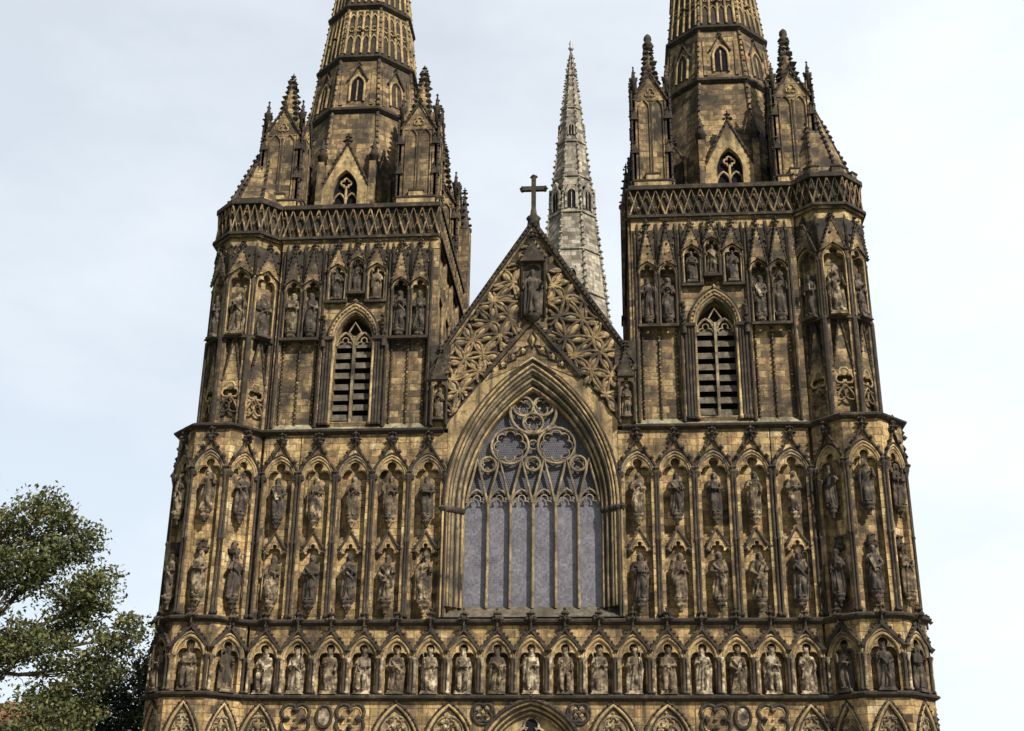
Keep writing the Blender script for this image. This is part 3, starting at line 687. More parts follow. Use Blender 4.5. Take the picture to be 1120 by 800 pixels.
# slim niches squeezed between gable and towers
for s in (-1,1):
    F=FR((s*3.92,0,0)); q=MB(F); q.prism(uframe(.34,19.25,21.7,trefoil(.24,20.95)),-.25,.22,'tower'); o=q.build('buttress_niche',cath)
    q=MB(F); q.prism([(-.36,21.3),(.36,21.3),(0,22.6)],.05,.3,'dark'); q.crockets((-.36,21.4,.28),(0,22.6,.28),.06,'dark',.2); q.crockets((.36,21.4,.28),(0,22.6,.28),.06,'dark',.2); q.finial((0,22.5,.2),.5,'dark'); q.build('hood_gable',o)
    q=MB(F)
    for d in (-1,1): q.lathe((d*.32,19.25,.24),[(.07,0),(.05,.1),(.05,1.6),(.09,1.75)],'dark',6)
    q.box(-.45,.45,21.65,22.95,-.25,.12,'dark'); q.build('shaft',o)
    o=statue('saint_statue',F.P((0,19.62,.1)),0,1.35,'pray' if s<0 else 'book',('hood',),910+s,'statue','block',.9)
    tag(o,'small saint statue in the slim buttress niche between gable and %s side tower'%('tree' if s<0 else 'open sky'),'statue','small saints beside the gable')
    # thin shafts running up the jamb below
    q=MB()
    for x in (3.62,3.5): q.tube([(s*x,11.3,.1),(s*x,15.6,.1)],.05,'light' if x>3.55 else 'dark',6)
    q.build('jamb_shaft',gw)

# --- nave behind
q=MB(); q.box(-4.2,4.2,0,20,-48,-2.0,'ashlar'); q.box(-10.5,10.5,0,11,-48,-10,'ashlar'); q.build('nave_wall',cath)
q=MB(); q.prism([(-4.5,19.9),(4.5,19.9),(0,26.8)],-48,-1.3,'slate'); q.build('nave_roof',cath)

# --- the two towers
def small_niche(F,h,z0,z1,a,sp,gz,w1=.12,name='belfry_niche',parent=None,wb=-.22):
    q=MB(F); q.prism(uframe(h-.003,z0,z1,trefoil(a,sp)),wb,w1,'tower'); q.box(-h+.004,h-.004,z0-.07,z0+.05,w1-.1,w1+.08,'dark'); o=q.build(name,parent or cath)
    q=MB(F); q.tube(with3([(-a-.03,z0+.1)]+pointed(a+.05,sp,a*1.55,7)+[(a+.03,z0+.1)],w1),.035,'light',5); q.tube(with3(pointed(a+.11,sp,a*1.75,7),w1+.02),.035,'dark',5)
    for d in (-1,1): q.lathe((d*(h-.06),z0,w1+.01),[(.07,0),(.045,.08),(.045,sp-z0-.1),(.08,sp-z0)],'dark',6)
    q.build('arch_moulding',o)
    q=MB(F); b=sp+a*.9
    poly=[(-h*.85,b),(-a*.8,b+.1),(0,sp+a*1.75),(a*.8,b+.1),(h*.85,b),(0,gz)]
    q.prism(poly,w1-.1,w1+.12,'tower'); q.box(-h+.01,h-.01,sp+a*1.8,z1-.01,w1-.05,w1+.012,'dark')
    for d in (-1,1):
        q.tube([(d*h*.88,b,w1+.1),(0,gz+.05,w1+.1)],.045,'dark',5); q.crockets((d*h*.88,b,w1+.12),(0,gz,w1+.12),.06,'dark',.2,.03); q.knob((d*h*.9,b-.05,w1+.1),.09,'dark')
        q.lathe((d*(h-.03),b,w1-.02),[(.07,0),(.06,gz-b-.3),(.1,gz-b-.25),(.02,gz-b+.25)],'dark',5)
    for i in range(16):
        x=random.uniform(-h*.9,h*.9); z=random.uniform(sp+a*1.3,gz+.2); q.knob((x,z,w1+.03+.1*(1-abs(x)/h)),random.uniform(.04,.085),random.choice(('dark','dark','tower')))
    q.finial((0,gz-.05,w1+.05),.5,'dark'); q.build('hood_gable',o)
def beaded(q,F,u,z0,z1,w,r=.06,st=.2,m='tower'):
    q.tube([(u,z0,w),(u,z1,w)],r*.75,'dark',5)
    z=z0+.1
    while z<z1: q.knob((u,z,w+.03),r*1.15,m); z+=st
TWP={-1:['book','staff','bless','crozier','sceptre','pray','low'],1:['staff','pray','book','open','bless','scroll','crozier']}
OFF=[-2.8,-1.95,-.87,0,.87,1.95,2.8]
for s in (-1,1):
    Z=lambda z:zt(s,z); sd='tree side tower' if s<0 else 'open sky side tower'
    c=7.75; F=FR((s*c,0,0)); top=Z(28.2); k=ZK[s]
    q=MB()
    def xb(a,b,z0,z1,y0,y1,m='tower'): x0,x1=sorted((s*a,s*b)); q.box(x0,x1,z0,z1,-y1,-y0,m)
    xb(4.32,13.0,0,19.05,2.05,9.6); xb(4.32,c-.95,19.05,top+1.0,.22,9.6); xb(c+.95,12.6,19.05,top+1.0,.223,9.59); xb(c-.95,c+.95,Z(25.0),top+1.0,.226,9.55); xb(c-.95,c+.95,19.05,Z(25.0),1.0,9.5)
    tw=q.build('tower',cath)
    # pilasters and beaded shafts on the flat
    q=MB(F)
    for u0,u1 in ((-3.45,-3.2),(-1.53,-1.34),(1.34,1.53),(3.2,3.6)):
        q.box(u0,u1,19.2,Z(27.95),-.22,.03,'tower')
    for u in (-2.37,2.37): beaded(q,F,u,19.3,Z(23.5),-.16)
    for u in (-3.3,3.3,-1.44,1.44): q.tube([(u,19.3,.07),(u,Z(27.6),.07)],.06,'dark',6); 
    for u in (-3.08,3.08,-1.66,1.66): beaded(q,F,u,19.3,Z(23.4),-.17,.05,.18)
    q.build('pilaster',tw)
    q=MB(F); q.box(-3.45,3.6,Z(27.62),Z(28.1),-.2,.06,'light'); q.build('frieze',tw)
    q=MB(F); q.hull([(-3.45,19.22,.1),(3.5,19.22,.1),(3.5,19.55,-.24),(-3.45,19.55,-.24)],[(0,1,2,3)],'sill'); q.build('ledge',tw)
    for i,off in enumerate(OFF):
        Fx=FR((s*c+off,0,0)); mid=abs(off)<1.2
        z0=Z(23.35) if not mid else Z(25.35)
        if abs(off)<.1:
            small_niche(Fx,.39,Z(25.5),Z(27.6),.27,Z(26.75),Z(27.75),.16)
            zz,hh=Z(25.62),1.42
        elif mid: small_niche(Fx,.47,Z(25.1),Z(27.6),.32,Z(26.35),Z(27.7)); zz,hh=Z(25.3),1.45
        else: small_niche(Fx,.424,z0,Z(27.6),.31,Z(25.65),Z(27.7)); zz,hh=Z(23.75),1.85
        p=TWP[s][i]; o=statue('saint_statue',Fx.P((0,zz,.0)),0,hh,p,('mitre',) if p=='crozier' else (('hood',) if p=='pray' else ('beard',)),1000+s*50+i,'statue_dark' if (i+(s>0))%4 else 'statue','corbel' if not mid else 'block',.92)
        wh={-2.8:'outermost of pair nearer the %s'%('turret' if s<0 else 'gable'),-1.95:'inner of pair nearer the %s'%('turret' if s<0 else 'gable'),-.87:'first of three over belfry arch',0:'middle of three over belfry arch',.87:'third of three over belfry arch',1.95:'inner of pair nearer the %s'%('gable' if s<0 else 'turret'),2.8:'outermost of pair nearer the %s'%('gable' if s<0 else 'turret')}[off]
        tag(o,'dark saint %s, %s, %s'%(POSEW[p].replace('with a tall','with').replace('clasping a thick','with'),wh,sd),'statue','statues of saints on the belfry stage')
    # belfry window
    q=MB(F); sp=Z(23.25); op=pointed(.8,sp,1.3,10)
    q.prism(uframe(1.335,19.58,Z(25.08),op),-.9,-.03,'tower'); q.box(-1.334,1.334,19.2,19.578,-.9,-.035,'tower'); bw=q.build('belfry_window',cath)
    q=MB(F)
    for a,w,m,r in ((.84,.0,'trac',.06),(.93,.06,'light',.07),(1.02,.1,'light',.06),(1.1,.1,'dark',.055)):
        q.tube(with3(pointed(a,sp+.1,a*1.56,12),w),r,m,6)
    for p in pointed(.98,sp+.1,1.53,9): q.knob((p[0],p[1],.16),.06,'light')
    for d in (-1,1):
        for u,m in ((.87,'light'),(1.0,'dark'),(1.13,'dark'),(1.26,'dark')):
            q.lathe((d*u,19.4,.05),[(.1,0),(.1,.15),(.06,.22),(.06,sp-19.6),(.1,sp-19.4),(.12,sp-19.3)],m,7)
        q.box(d*1.08-.24,d*1.08+.24,sp+.02,sp+.16,-.02,.22,'dark')
        q.knob((d*1.32,sp+.1,.15),.16,'dark'); q.tube([(d*1.32,sp-.3,.12),(d*1.32,sp+1.2,.12)],.12,'dark',6,r1=.05)
        for t in range(5): q.knob((d*1.32+random.uniform(-.08,.08),sp+.3+t*.2,.2),.1,'dark')
    q.knob((0,sp+1.85,.14),.12,'light'); q.build('arch_moulding',bw)
    q=MB(F); q.box(-.95,.95,19.55,Z(25.0),-.97,-.92,'dark'); q.build('dark_opening',bw)  # back sheet coloured dark for the unlit inside behind the louvres
    for i in range(8):
        z=19.66+i*.48*(1.0 if s<0 else 1.068)
        for d in (-1,1):
            q=MB(F); u0,u1=sorted((d*.07,d*.84)); zz0=z; z=z+random.uniform(-.035,.035)
            q.hull([(u0,z,-.22),(u1,z,-.22),(u1,z+.29,-.3),(u0,z+.29,-.3),(u1,z+.5,-.75),(u0,z+.5,-.75),(u1,z+.36,-.75),(u0,z+.36,-.75)],[(0,1,2,3),(3,2,4,5),(0,7,6,1),(0,3,5,7),(1,6,4,2),(5,4,6,7)],'louvre'); q.build('louvre',bw); z=zz0
    q=MB(F); q.box(-.055,.055,19.58,sp+.3,-.32,-.12,'trac')
    for d in (-1,1):
        q.tube(with3(pointed(.37,sp-.15,.62,7,d*.41),-.2),.06,'trac',6); q.tube(with3([(d*.41+x,y) for x,y in trefoil(.3,sp-.15)],-.22),.035,'trac',5)
        
    q.tube(with3([(-.28,sp+.5),(0,sp+.95),(.28,sp+.5),(0,sp+.2)],-.2),.05,'trac',6,closed=True); q.build('tracery',bw)
    # stair turret, belfry stage
    cx,cy,a=TC[3]; q=MB(); octlathe(q,(s*cx,cy),a-.3,[(0,19.1),(0,Z(28.3))],'tower'); st=q.build('stair_turret',cath)
    for d in (-45,0,45,90):
        Ff=tface(s,3,d); fw=a*T225
        small_niche(Ff,fw,Z(23.3),Z(27.65),.42,Z(25.85),Z(27.55),0,'turret_niche',None,-.3)
        q=MB(Ff)   # tall gablet with trefoil roundel below the niche
        q.prism([(-fw*.72,Z(20.9)),(fw*.72,Z(20.9)),(0,Z(23.35))],-.3,-.1,'tower')
        for e in (-1,1):
            q.tube([(e*fw*.75,Z(20.85),-.08),(0,Z(23.45),-.08)],.05,'dark',5); q.crockets((e*fw*.75,Z(20.9),-.06),(0,Z(23.4),-.06),.055,'dark',.24)
            q.tube([(e*(fw-.03),19.2,0),(e*(fw-.03),Z(23.3),0)],.09,'dark',6); beaded(q,Ff,e*(fw-.17),19.3,Z(23.2),-.16,.045,.2)
        for e in (-1,1): u0,u1=sorted((e*(fw-.24),e*(fw-.002))); q.box(u0,u1,19.15,Z(23.28),-.32,-.03,'tower')
        q.tube(with3(foil(0,Z(20.85),.4,3,5),-.12),.06,'light',6,closed=True)
        for e in (-1,1): q.tube(with3(circ(e*.24,Z(20.15),.26,12),-.14),.045,'tower',6,closed=True)
        q.tube(with3(pointed(fw*.7,19.6,1.0,7),-.12),.05,'tower',6)
        q.build('blind_gablet',st)
        q=MB(Ff); q.box(-fw*.98,fw*.98,Z(27.66),Z(28.12),-.28,-.02,'light'); q.build('frieze',st)
        if d<90:
            p={-45:'low',0:'staff',45:'book'}[d] if s<0 else {-45:'book',0:'crozier',45:'pray'}[d]
            o=statue('saint_statue',Ff.P((0,Z(23.5),-.06)),Ff.a,2.0,p,('beard',) if p!='crozier' else ('mitre',),1200+s*60+d,'statue_dark' if d!=0 else 'statue','block',1.0)
            tag(o,'belfry-height saint %s, %s of corner turret, %s'%(POSEW[p],FN[d],'tree side' if s<0 else 'open sky side'),'statue','statues of saints on the belfry stage')
    # parapet with triangular lattice
    ph=1.72 if s<0 else 1.6
    q=MB()
    def lattice(Ff,u0,u1,w=.1,z0=top+.12,hh=ph-.34):
        q.F=Ff; q.box(u0,u1,z0-.05,z0+hh+.05,-.3,w-.12,'dark')  # dark panel paints the shaded holes behind the lattice bars
        n=max(1,round((u1-u0)/.78)); st=(u1-u0)/n
        for i in range(n):
            a=u0+i*st
            q.tube([(a,z0,w-.02),(a+st/2,z0+hh,w-.02),(a+st,z0,w-.02)],.06,'tower',5)
            q.tube([(a,z0+hh,w),(a+st/2,z0,w),(a+st,z0+hh,w)],.045,'tower',5)
            q.knob((a+st/2,z0+hh*.28,w-.05),.1,'tower'); q.knob((a,z0+hh*.72,w-.05),.08,'light')
        q.box(u0-.02,u1+.02,z0+hh,z0+hh+.2,-.32,w+.1,'dark')
        q.box(u0-.02,u1+.02,z0-.16,z0-.04,-.32,w+.14,'dark'); q.box(u0,u1,z0-.27,z0-.16,-.3,w+.02,'tower')
    lattice(F,-3.5,3.55)
    inn=FR((s*4.3,4.8,0),-s*PI/2); lattice(inn,-4.7,4.7,.1)
    TP=(12.78,.8,1.54)
    for d in (-45,0,45,90):
        an=math.radians(d)*s; Ff=FR((s*TP[0]+TP[2]*math.sin(an),TP[1]-TP[2]*math.cos(an),0),an); lattice(Ff,-TP[2]*T225-.04,TP[2]*T225+.04,.06)
    q.F=W0; octlathe(q,(s*TP[0],TP[1]),TP[2]-.2,[(0,top-.1),(0,top+ph)],'tower')
    par=q.build('parapet',cath)
    ptop=top+.12+ph-.34+.2
    q=MB(); x0,x1=sorted((s*4.4,s*12.8)); q.box(x0,x1,top+1.0,top+1.3,-9.5,-.3,'lead'); q.build('roof_deck',tw)
    # inner side of the tower: pilasters, blank arches
    q=MB(inn)
    for u in (-4.6,-2.3,0,2.3,4.6): q.box(u-.16,u+.16,19.2,top-.1,-.02,.14,'tower')
    for u in (-3.45,-1.15,1.15,3.45):
        q.tube(with3([(u-.8,20)]+pointed(.8,25.0,1.4,8,u)+[(u+.8,20)],.05),.08,'light',6)
        q.prism([(u-.8,25.7),(u+.8,25.7),(u,27.6)],0,.1,'tower')
    q.build('blind_arcade',tw)

    # corner pinnacle turrets
    def pinnacle(cx,cy,sz,z0,zb,zt_,fat=False,name='corner_pinnacle',base=True):
        q=MB(); h=sz/2; q.box(cx-h+.06,cx+h-.06,z0,zb,-(cy+h-.06),-(cy-h+.06),'tower')
        root=q.build(name,cath)
        for j,an in enumerate((0,PI/2,PI,-PI/2)):
            Ff=FR((cx+math.sin(an)*h,cy-math.cos(an)*h,0),an); q=MB(Ff); hb=zb-z0
            q.box(-h,-h*.72,z0,zb+.1,-.16,.0,'tower'); q.box(h*.72,h,z0,zb+.1,-.16,.0,'tower')
            q.tube([(0,z0+.5,-.02),(0,zb-.9,-.02)],.05,'dark',5)
            for e in (-1,1):
                for zc in (z0+hb*.36,z0+hb*.68): q.prism([(e*h*.86-.17,zc),(e*h*.86+.17,zc),(e*h*.86,zc+.5)],-.02,.09,'dark'); q.knob((e*h*.86,zc+.55,.05),.09,'dark')
                q.tube([(e*h*.99,z0+.4,.0),(e*h*.99,zb-.3,.0)],.05,'dark',5)
                for i in range(int(hb/.34)): q.knob((e*h*1.0,z0+.5+i*.34,.02),.075,'dark')
            for e in (-1,1):
                q.tube(with3([(e*h*.35-h*.28,z0+.5)]+pointed(h*.28,zb-1.2,.5,6,e*h*.35)+[(e*h*.35+h*.28,z0+.5)],-.03),.045,'tower',5)
                q.tube([(e*h*.9,zb-.75,.02),(0,zb+.75,.02)],.06,'dark',5); q.crockets((e*h*.9,zb-.7,.03),(0,zb+.75,.03),.07,'dark',.22,.02)
            q.prism([(-h*.78,zb-.75),(h*.78,zb-.75),(0,zb+.62)],-.2,-.03,'tower'); q.tube(with3(foil(0,zb-.35,.26,3,4),-.01),.035,'light',5,closed=True)
            if base:
                q.box(-h*.95,h*.95,z0+.1,z0+.5,-.1,.1,'light'); q.box(-h*.97,h*.97,z0+.5,z0+.58,-.1,.14,'dark')
                for u0,u1 in ((-h*.35,h*.35),): q.box(u0,u1,z0+.58,z0+.85,-.1,.1,'light'); q.box(u0-.04,u1+.04,z0+.85,z0+.93,-.1,.14,'dark')
            q.finial((0,zb+.65,-.02),.4,'dark'); q.build('gable_face',root)
        for dx in (-1,1):
            for dy in (-1,1):
                q=MB(); px,py=cx+dx*h*.86,cy+dy*h*.86
                q.lathe((px,zb-.4,-py),[(.16,0),(.16,.75),(.2,.8),(.2,.88),(.1,1.0),(.03,1.5)],'dark',6)
                for t in range(4): q.knob((px+.16*math.cos(t*1.57),zb+.55,-py+.16*math.sin(t*1.57)),.075,'dark')
                for t in range(3): q.knob((px+.07*math.cos(t*2.1),zb+.85,-py+.07*math.sin(t*2.1)),.06,'dark')
                q.knob((px,zb+1.15,-py),.07,'dark',1.4); q.build('corner_finial',root)
        q=MB(); r0=h*.6; q.lathe((cx,zb-.1,-cy),[(r0,0),(r0,.35),(.05,zt_-zb)],'tower',8,False)
        n=8
        for i in range(n):
            f=(i+.4)/n; z=zb+.4+(zt_-zb-.6)*f; r=r0*(1-f)+.1*f
            for t in range(4): an=t*PI/2+PI/4*(i%2)*0; q.knob((cx+r*math.cos(an+.785),z,-cy+r*math.sin(an+.785)),.19,'dark',.9)
        if fat:
            q.lathe((cx,zt_-.45,-cy),[(.08,0),(.24,.15),(.26,.35),(.14,.5),(.2,.62),(.17,.8),(.04,.95)],'dark',8)
            for t in range(6): q.knob((cx+.22*math.cos(t),zt_-.2,-cy+.22*math.sin(t)),.1,'dark')
        else: q.finial((cx,zt_-.35,-cy),.5,'dark')
        q.build('crocketed_spirelet',root)
    dz=0 if s<0 else 1.15
    pinnacle(s*11.75,1.1,1.9,ptop-.1,34.6+dz,37.75+dz,s>0)
    pinnacle(s*5.35,1.1,1.75 if s>0 else 1.85,ptop-.1,34.7+dz,37.95+dz-(.2 if s>0 else 0),s>0)
    pinnacle(s*5.35,8.5,1.8,ptop-.1,34.9+dz,38.3+dz,s>0); pinnacle(s*12.2,8.5,1.8,ptop-.1,34.6+dz,36.7+dz,s>0)
    # slim rear buttress turret on the inner side
    q=MB(); x=s*4.3; dz+=4.2; q.box(x-.35,x+.35,12,29.2+dz,-9.8,-9.0,'tower')
    for z in (22,25,28): q.box(x-.42,x+.42,z,z+.2,-9.87,-8.93,'dark')
    rb=q.build('buttress',cath)
    q=MB(); q.lathe((x,29.2+dz,-9.4),[(.42,0),(.42,.2),(.3,.3),(.04,2.4)],'dark',6)
    for i in range(5):
        for t in range(4): q.knob((x+(.34-.06*i)*math.cos(t*1.57),29.6+dz+.42*i,-9.4+(.34-.06*i)*math.sin(t*1.57)),.1,'dark')
    q.finial((x,31.4+dz,-9.4),.5,'dark'); q.build('spirelet',rb)
    # stone half-pyramid over the stair turret, crocketed along its ridges
    q=MB(); ra=1.4/math.cos(PI/8); zb=ptop-.05; apx=(s*12.4,zb+(4.7 if s<0 else 5.6),-.9)
    ring=[(s*12.78+ra*math.cos(2*PI*j/8+PI/8),zb,-.8+ra*math.sin(2*PI*j/8+PI/8)) for j in range(8)]
    q.add(ring+[apx],[(j,(j+1)%8,8) for j in range(8)]+[tuple(range(8))],'sill' if 0 else 'tower')
    q.lathe((s*12.78,zb-.02,-.8),[(ra*1.02,0),(ra*1.02,.3),(ra*.9,.32)],'dark',8,False,PI/8)
    for j in range(8): 
        if ring[j][2]>-1.6: q.tube([ring[j],apx],.06,'dark',5); q.crockets(ring[j],apx,.11,'dark',.3,.1)
    if s>0:
        for d in (-45,0,45):
            an=math.radians(d)*s; q.F=FR((s*12.78+1.5*math.sin(an),.8-1.5*math.cos(an),0),an)
            for u0,u1 in ((-.62,-.28),(.28,.62)): q.box(u0,u1,zb,zb+.42,-.22,.02,'tower'); q.box(u0-.03,u1+.03,zb+.42,zb+.5,-.25,.06,'dark')
        q.F=W0
    q.build('turret_roof',cath)
    # spire
    C=(s*8.9,5.0); dz=0 if s<0 else .95
    ap=lambda z:3.25-(z-dz-31)*.105
    zs=[ptop-1.0,36.5+dz,39.8+dz,43.2+dz,46.6+dz,50+dz,54+dz,60.8+dz]
    q=MB()
    octlathe(q,C,0,[(ap(z) if z<60 else .12,z) for z in zs],'tower'); spi=q.build('spire',cath)
    for z in zs[1:-1]:
        q=MB(); octlathe(q,C,ap(z),[(-.1,z-.16),(.05,z-.16),(.2,z-.02),(.2,z+.1),(.0,z+.24),(-.1,z+.24)],'dark'); q.build('band',spi)
    q=MB()
    for j in range(8):
        an=2*PI*j/8+PI/8
        e=lambda z,o=0:(C[0]+(ap(z)/math.cos(PI/8)+o)*math.cos(an),z,-(C[1]+(ap(z)/math.cos(PI/8)+o)*math.sin(an)))
        q.tube([e(zs[0]),e(zs[-2])],.09,'tower',6)
        z=zs[0]+.3
        while z<zs[-2]: q.knob(e(z,.06),.1,'dark'); z+=.33
    q.build('rib',spi)
    tilt=math.atan(.105)
    for j in range(8):
        an=j*PI/4
        def fr(z): return FR((C[0]+ap(z)*math.sin(an),C[1]-ap(z)*math.cos(an),z),an,tilt)
        for bi in range(1,5):
            z0,z1=zs[bi]+.25,zs[bi+1]-.2; q=MB(fr(z0)); hw=ap(z0)*T225*.86; Hh=z1-z0
            if bi==1:   # small window with gablet in each face
                if j%2==0 or True:
                    q.prism(pointed(.3,1.3,.55,6)+[(.3,.35),(-.3,.35)],.0,.025,'void' if j%2==0 else 'dark'); q.tube(with3([(-.36,.3)]+pointed(.36,1.3,.62,6)+[(.36,.3)],.05),.07,'light',6); q.tube([(0,.35,.05),(0,1.6,.05)],.045,'light',5)
                    q.tube(with3([(-.5,1.6),(0,2.6),(.5,1.6)],.08),.06,'dark',5); q.finial((0,2.5,.06),.35,'dark')
                    for e in (-1,1): q.box(e*hw*.8-.08,e*hw*.8+.08,.1,Hh*.8,0,.06,'tower')
            else:
                npan=4; q.prism([(-hw,.02),(hw,.02),(hw*.9,Hh*.97),(-hw*.9,Hh*.97)],-.1,.012,'dark')  # dark plate on the flat face paints the shade of sunk panels
                for i in range(npan+1):
                    u=-hw+2*hw*i/npan; q.tube([(u,.05,.05),(u*.88,Hh*.95,.05)],.075,'light',5)
                for i in range(npan):
                    u=-hw+2*hw*(i+.5)/npan; q.tube(with3(pointed(hw/npan*.8,Hh*.3,.35,5,u*.97),.04),.04,'light',5); q.tube(with3(pointed(hw/npan*.75,Hh*.78,.35,5,u*.9),.04),.04,'light',5)
                    q.tube(with3(foil(u*.94,Hh*.56,hw/npan*.85,4,3,0),.04),.035,'light',5,closed=True)
                q.knob((0,Hh*.5,.1),.14,'dark')
            q.build('spire_panel',spi)
        if True:
            z0=zs[0]+1.0; Fl=FR((C[0]+ap(z0)*math.sin(an),C[1]-ap(z0)*math.cos(an),z0+.1),an,0.,1.12)
            if j%2==0:  # gabled two-light opening
                q=MB(Fl); q.prism([(-1.05,-.3),(-.52,-.3)]+pointed(.52,1.35,.95,7)+[(.52,-.3),(1.05,-.3),(1.05,1.5),(0,3.5),(-1.05,1.5)],-.9,.3,'light'); lu=q.build('lucarne',spi)
                q=MB(Fl); q.box(-.54,.54,-.3,2.4,-.3,.015,'void'); q.build('dark_opening',lu)
                q=MB(Fl); q.tube([(0,-.3,.1),(0,1.6,.1)],.06,'light',6); q.tube(with3(foil(0,1.75,.24,4,4,0),.1),.05,'light',6,closed=True)
                for e in (-1,1): q.tube(with3(pointed(.25,.85,.42,6,e*.26),.1),.05,'light',6); q.tube([(e*.6,-.3,.1),(e*.6,1.5,.1)],.05,'light',5)
                q.build('tracery',lu)
                q=MB(Fl)
                for e in (-1,1):
                    q.tube([(e*1.0,1.5,.28),(0,3.62,.28)],.07,'dark',5); q.crockets((e*1.0,1.5,.3),(0,3.6,.3),.08,'dark',.25,.03)
                    q.box(e*1.1-.13,e*1.1+.13,-.3,2.7,-.2,.34,'tower'); q.lathe((e*1.1,2.7,.1),[(.2,0),(.2,.3),(.26,.35),(.14,.6),(.03,1.2)],'dark',6); q.knob((e*1.1,3.4,.1),.17,'dark'); q.knob((e*1.02,3.55,.04),.1,'dark')
                q.finial((0,3.5,.28),.6,'dark'); q.build('hood_gable',lu)
            else:
                q=MB(Fl); q.box(-.45,.45,1.0,2.2,-.5,.06,'dark'); q.tube([(-.55,2.3,.06),(0,3.2,.02),(.55,2.3,.06)],.06,'dark',5); q.crockets((-.55,2.3,.08),(0,3.2,.04),.08,'dark',.22); q.crockets((.55,2.3,.08),(0,3.2,.04),.08,'dark',.22); q.finial((0,3.1,.0),.5,'dark')
                for e in (-1,1): q.tube([(e*.6,0,.04),(e*.6,2.4,.02)],.07,'tower',5)
                q.build('blind_panel',spi)

# --- central spire far behind
CS=(0,55.0); q=MB(); q.box(-5,5,0,40,-60,-50,'pale'); q.build('crossing_tower',cath)
ap=lambda z:(78.0-z)*.1045+.05
q=MB(); zz=[39.8,45,50,54.5,58.5,62.5,66.5,70.5,74.5,77.9]; octlathe(q,CS,0,[(ap(z),z) for z in zz],'pale'); cs=q.build('central_spire',cath)
q=MB()
for j in range(8):
    an=2*PI*j/8+PI/8; e=lambda z,o=0:(CS[0]+(ap(z)/math.cos(PI/8)+o)*math.cos(an),z,-(CS[1]+(ap(z)/math.cos(PI/8)+o)*math.sin(an)))
    q.tube([e(40),e(77)],.13,'pale',6,r1=.06); z=40.3
    while z<77: q.knob(e(z,.12),.27*(.45+.55*(78-z)/38),'pale'); z+=.66
q.build('rib',cs)
for z in zz[1:-1]:
    q=MB(); octlathe(q,CS,ap(z),[(-.05,z-.15),(.14,z-.05),(.14,z+.08),(-.05,z+.2)],'pale'); q.build('band',cs)
for z,hw,hh in ((40.8,.75,3.2),(50.6,.62,2.3),(58.9,.6,2.9),(67.2,.36,1.7)):
    for j in range(8):
        an=j*PI/4; Fl=FR((CS[0]+ap(z)*math.sin(an),CS[1]-ap(z)*math.cos(an),z),an)
        if z in (50.6,67.2) and j%2==1: continue
        q=MB(Fl); q.prism([(-hw,0),(-hw*.62,0)]+pointed(hw*.62,hh*.5,hw*.9,6)+[(hw*.62,0),(hw,0),(hw,hh*.55),(0,hh*1.05),(-hw,hh*.55)],-.8,.12,'pale'); lu=q.build('lucarne',cs)
        q=MB(Fl); q.box(-hw*.66,hw*.66,.02,hh*.85,-.3,.03,'void'); q.build('dark_opening',lu)
        q=MB(Fl); q.tube([(0,0,.05),(0,hh*.7,.05)],.05,'pale',5); q.build('mullion',lu)
q=MB(); q.lathe((0,77.6,-55),[(.16,0),(.3,.25),(.12,.5),(.22,.8),(.03,1.3)],'lead',8); q.build('finial',cs)
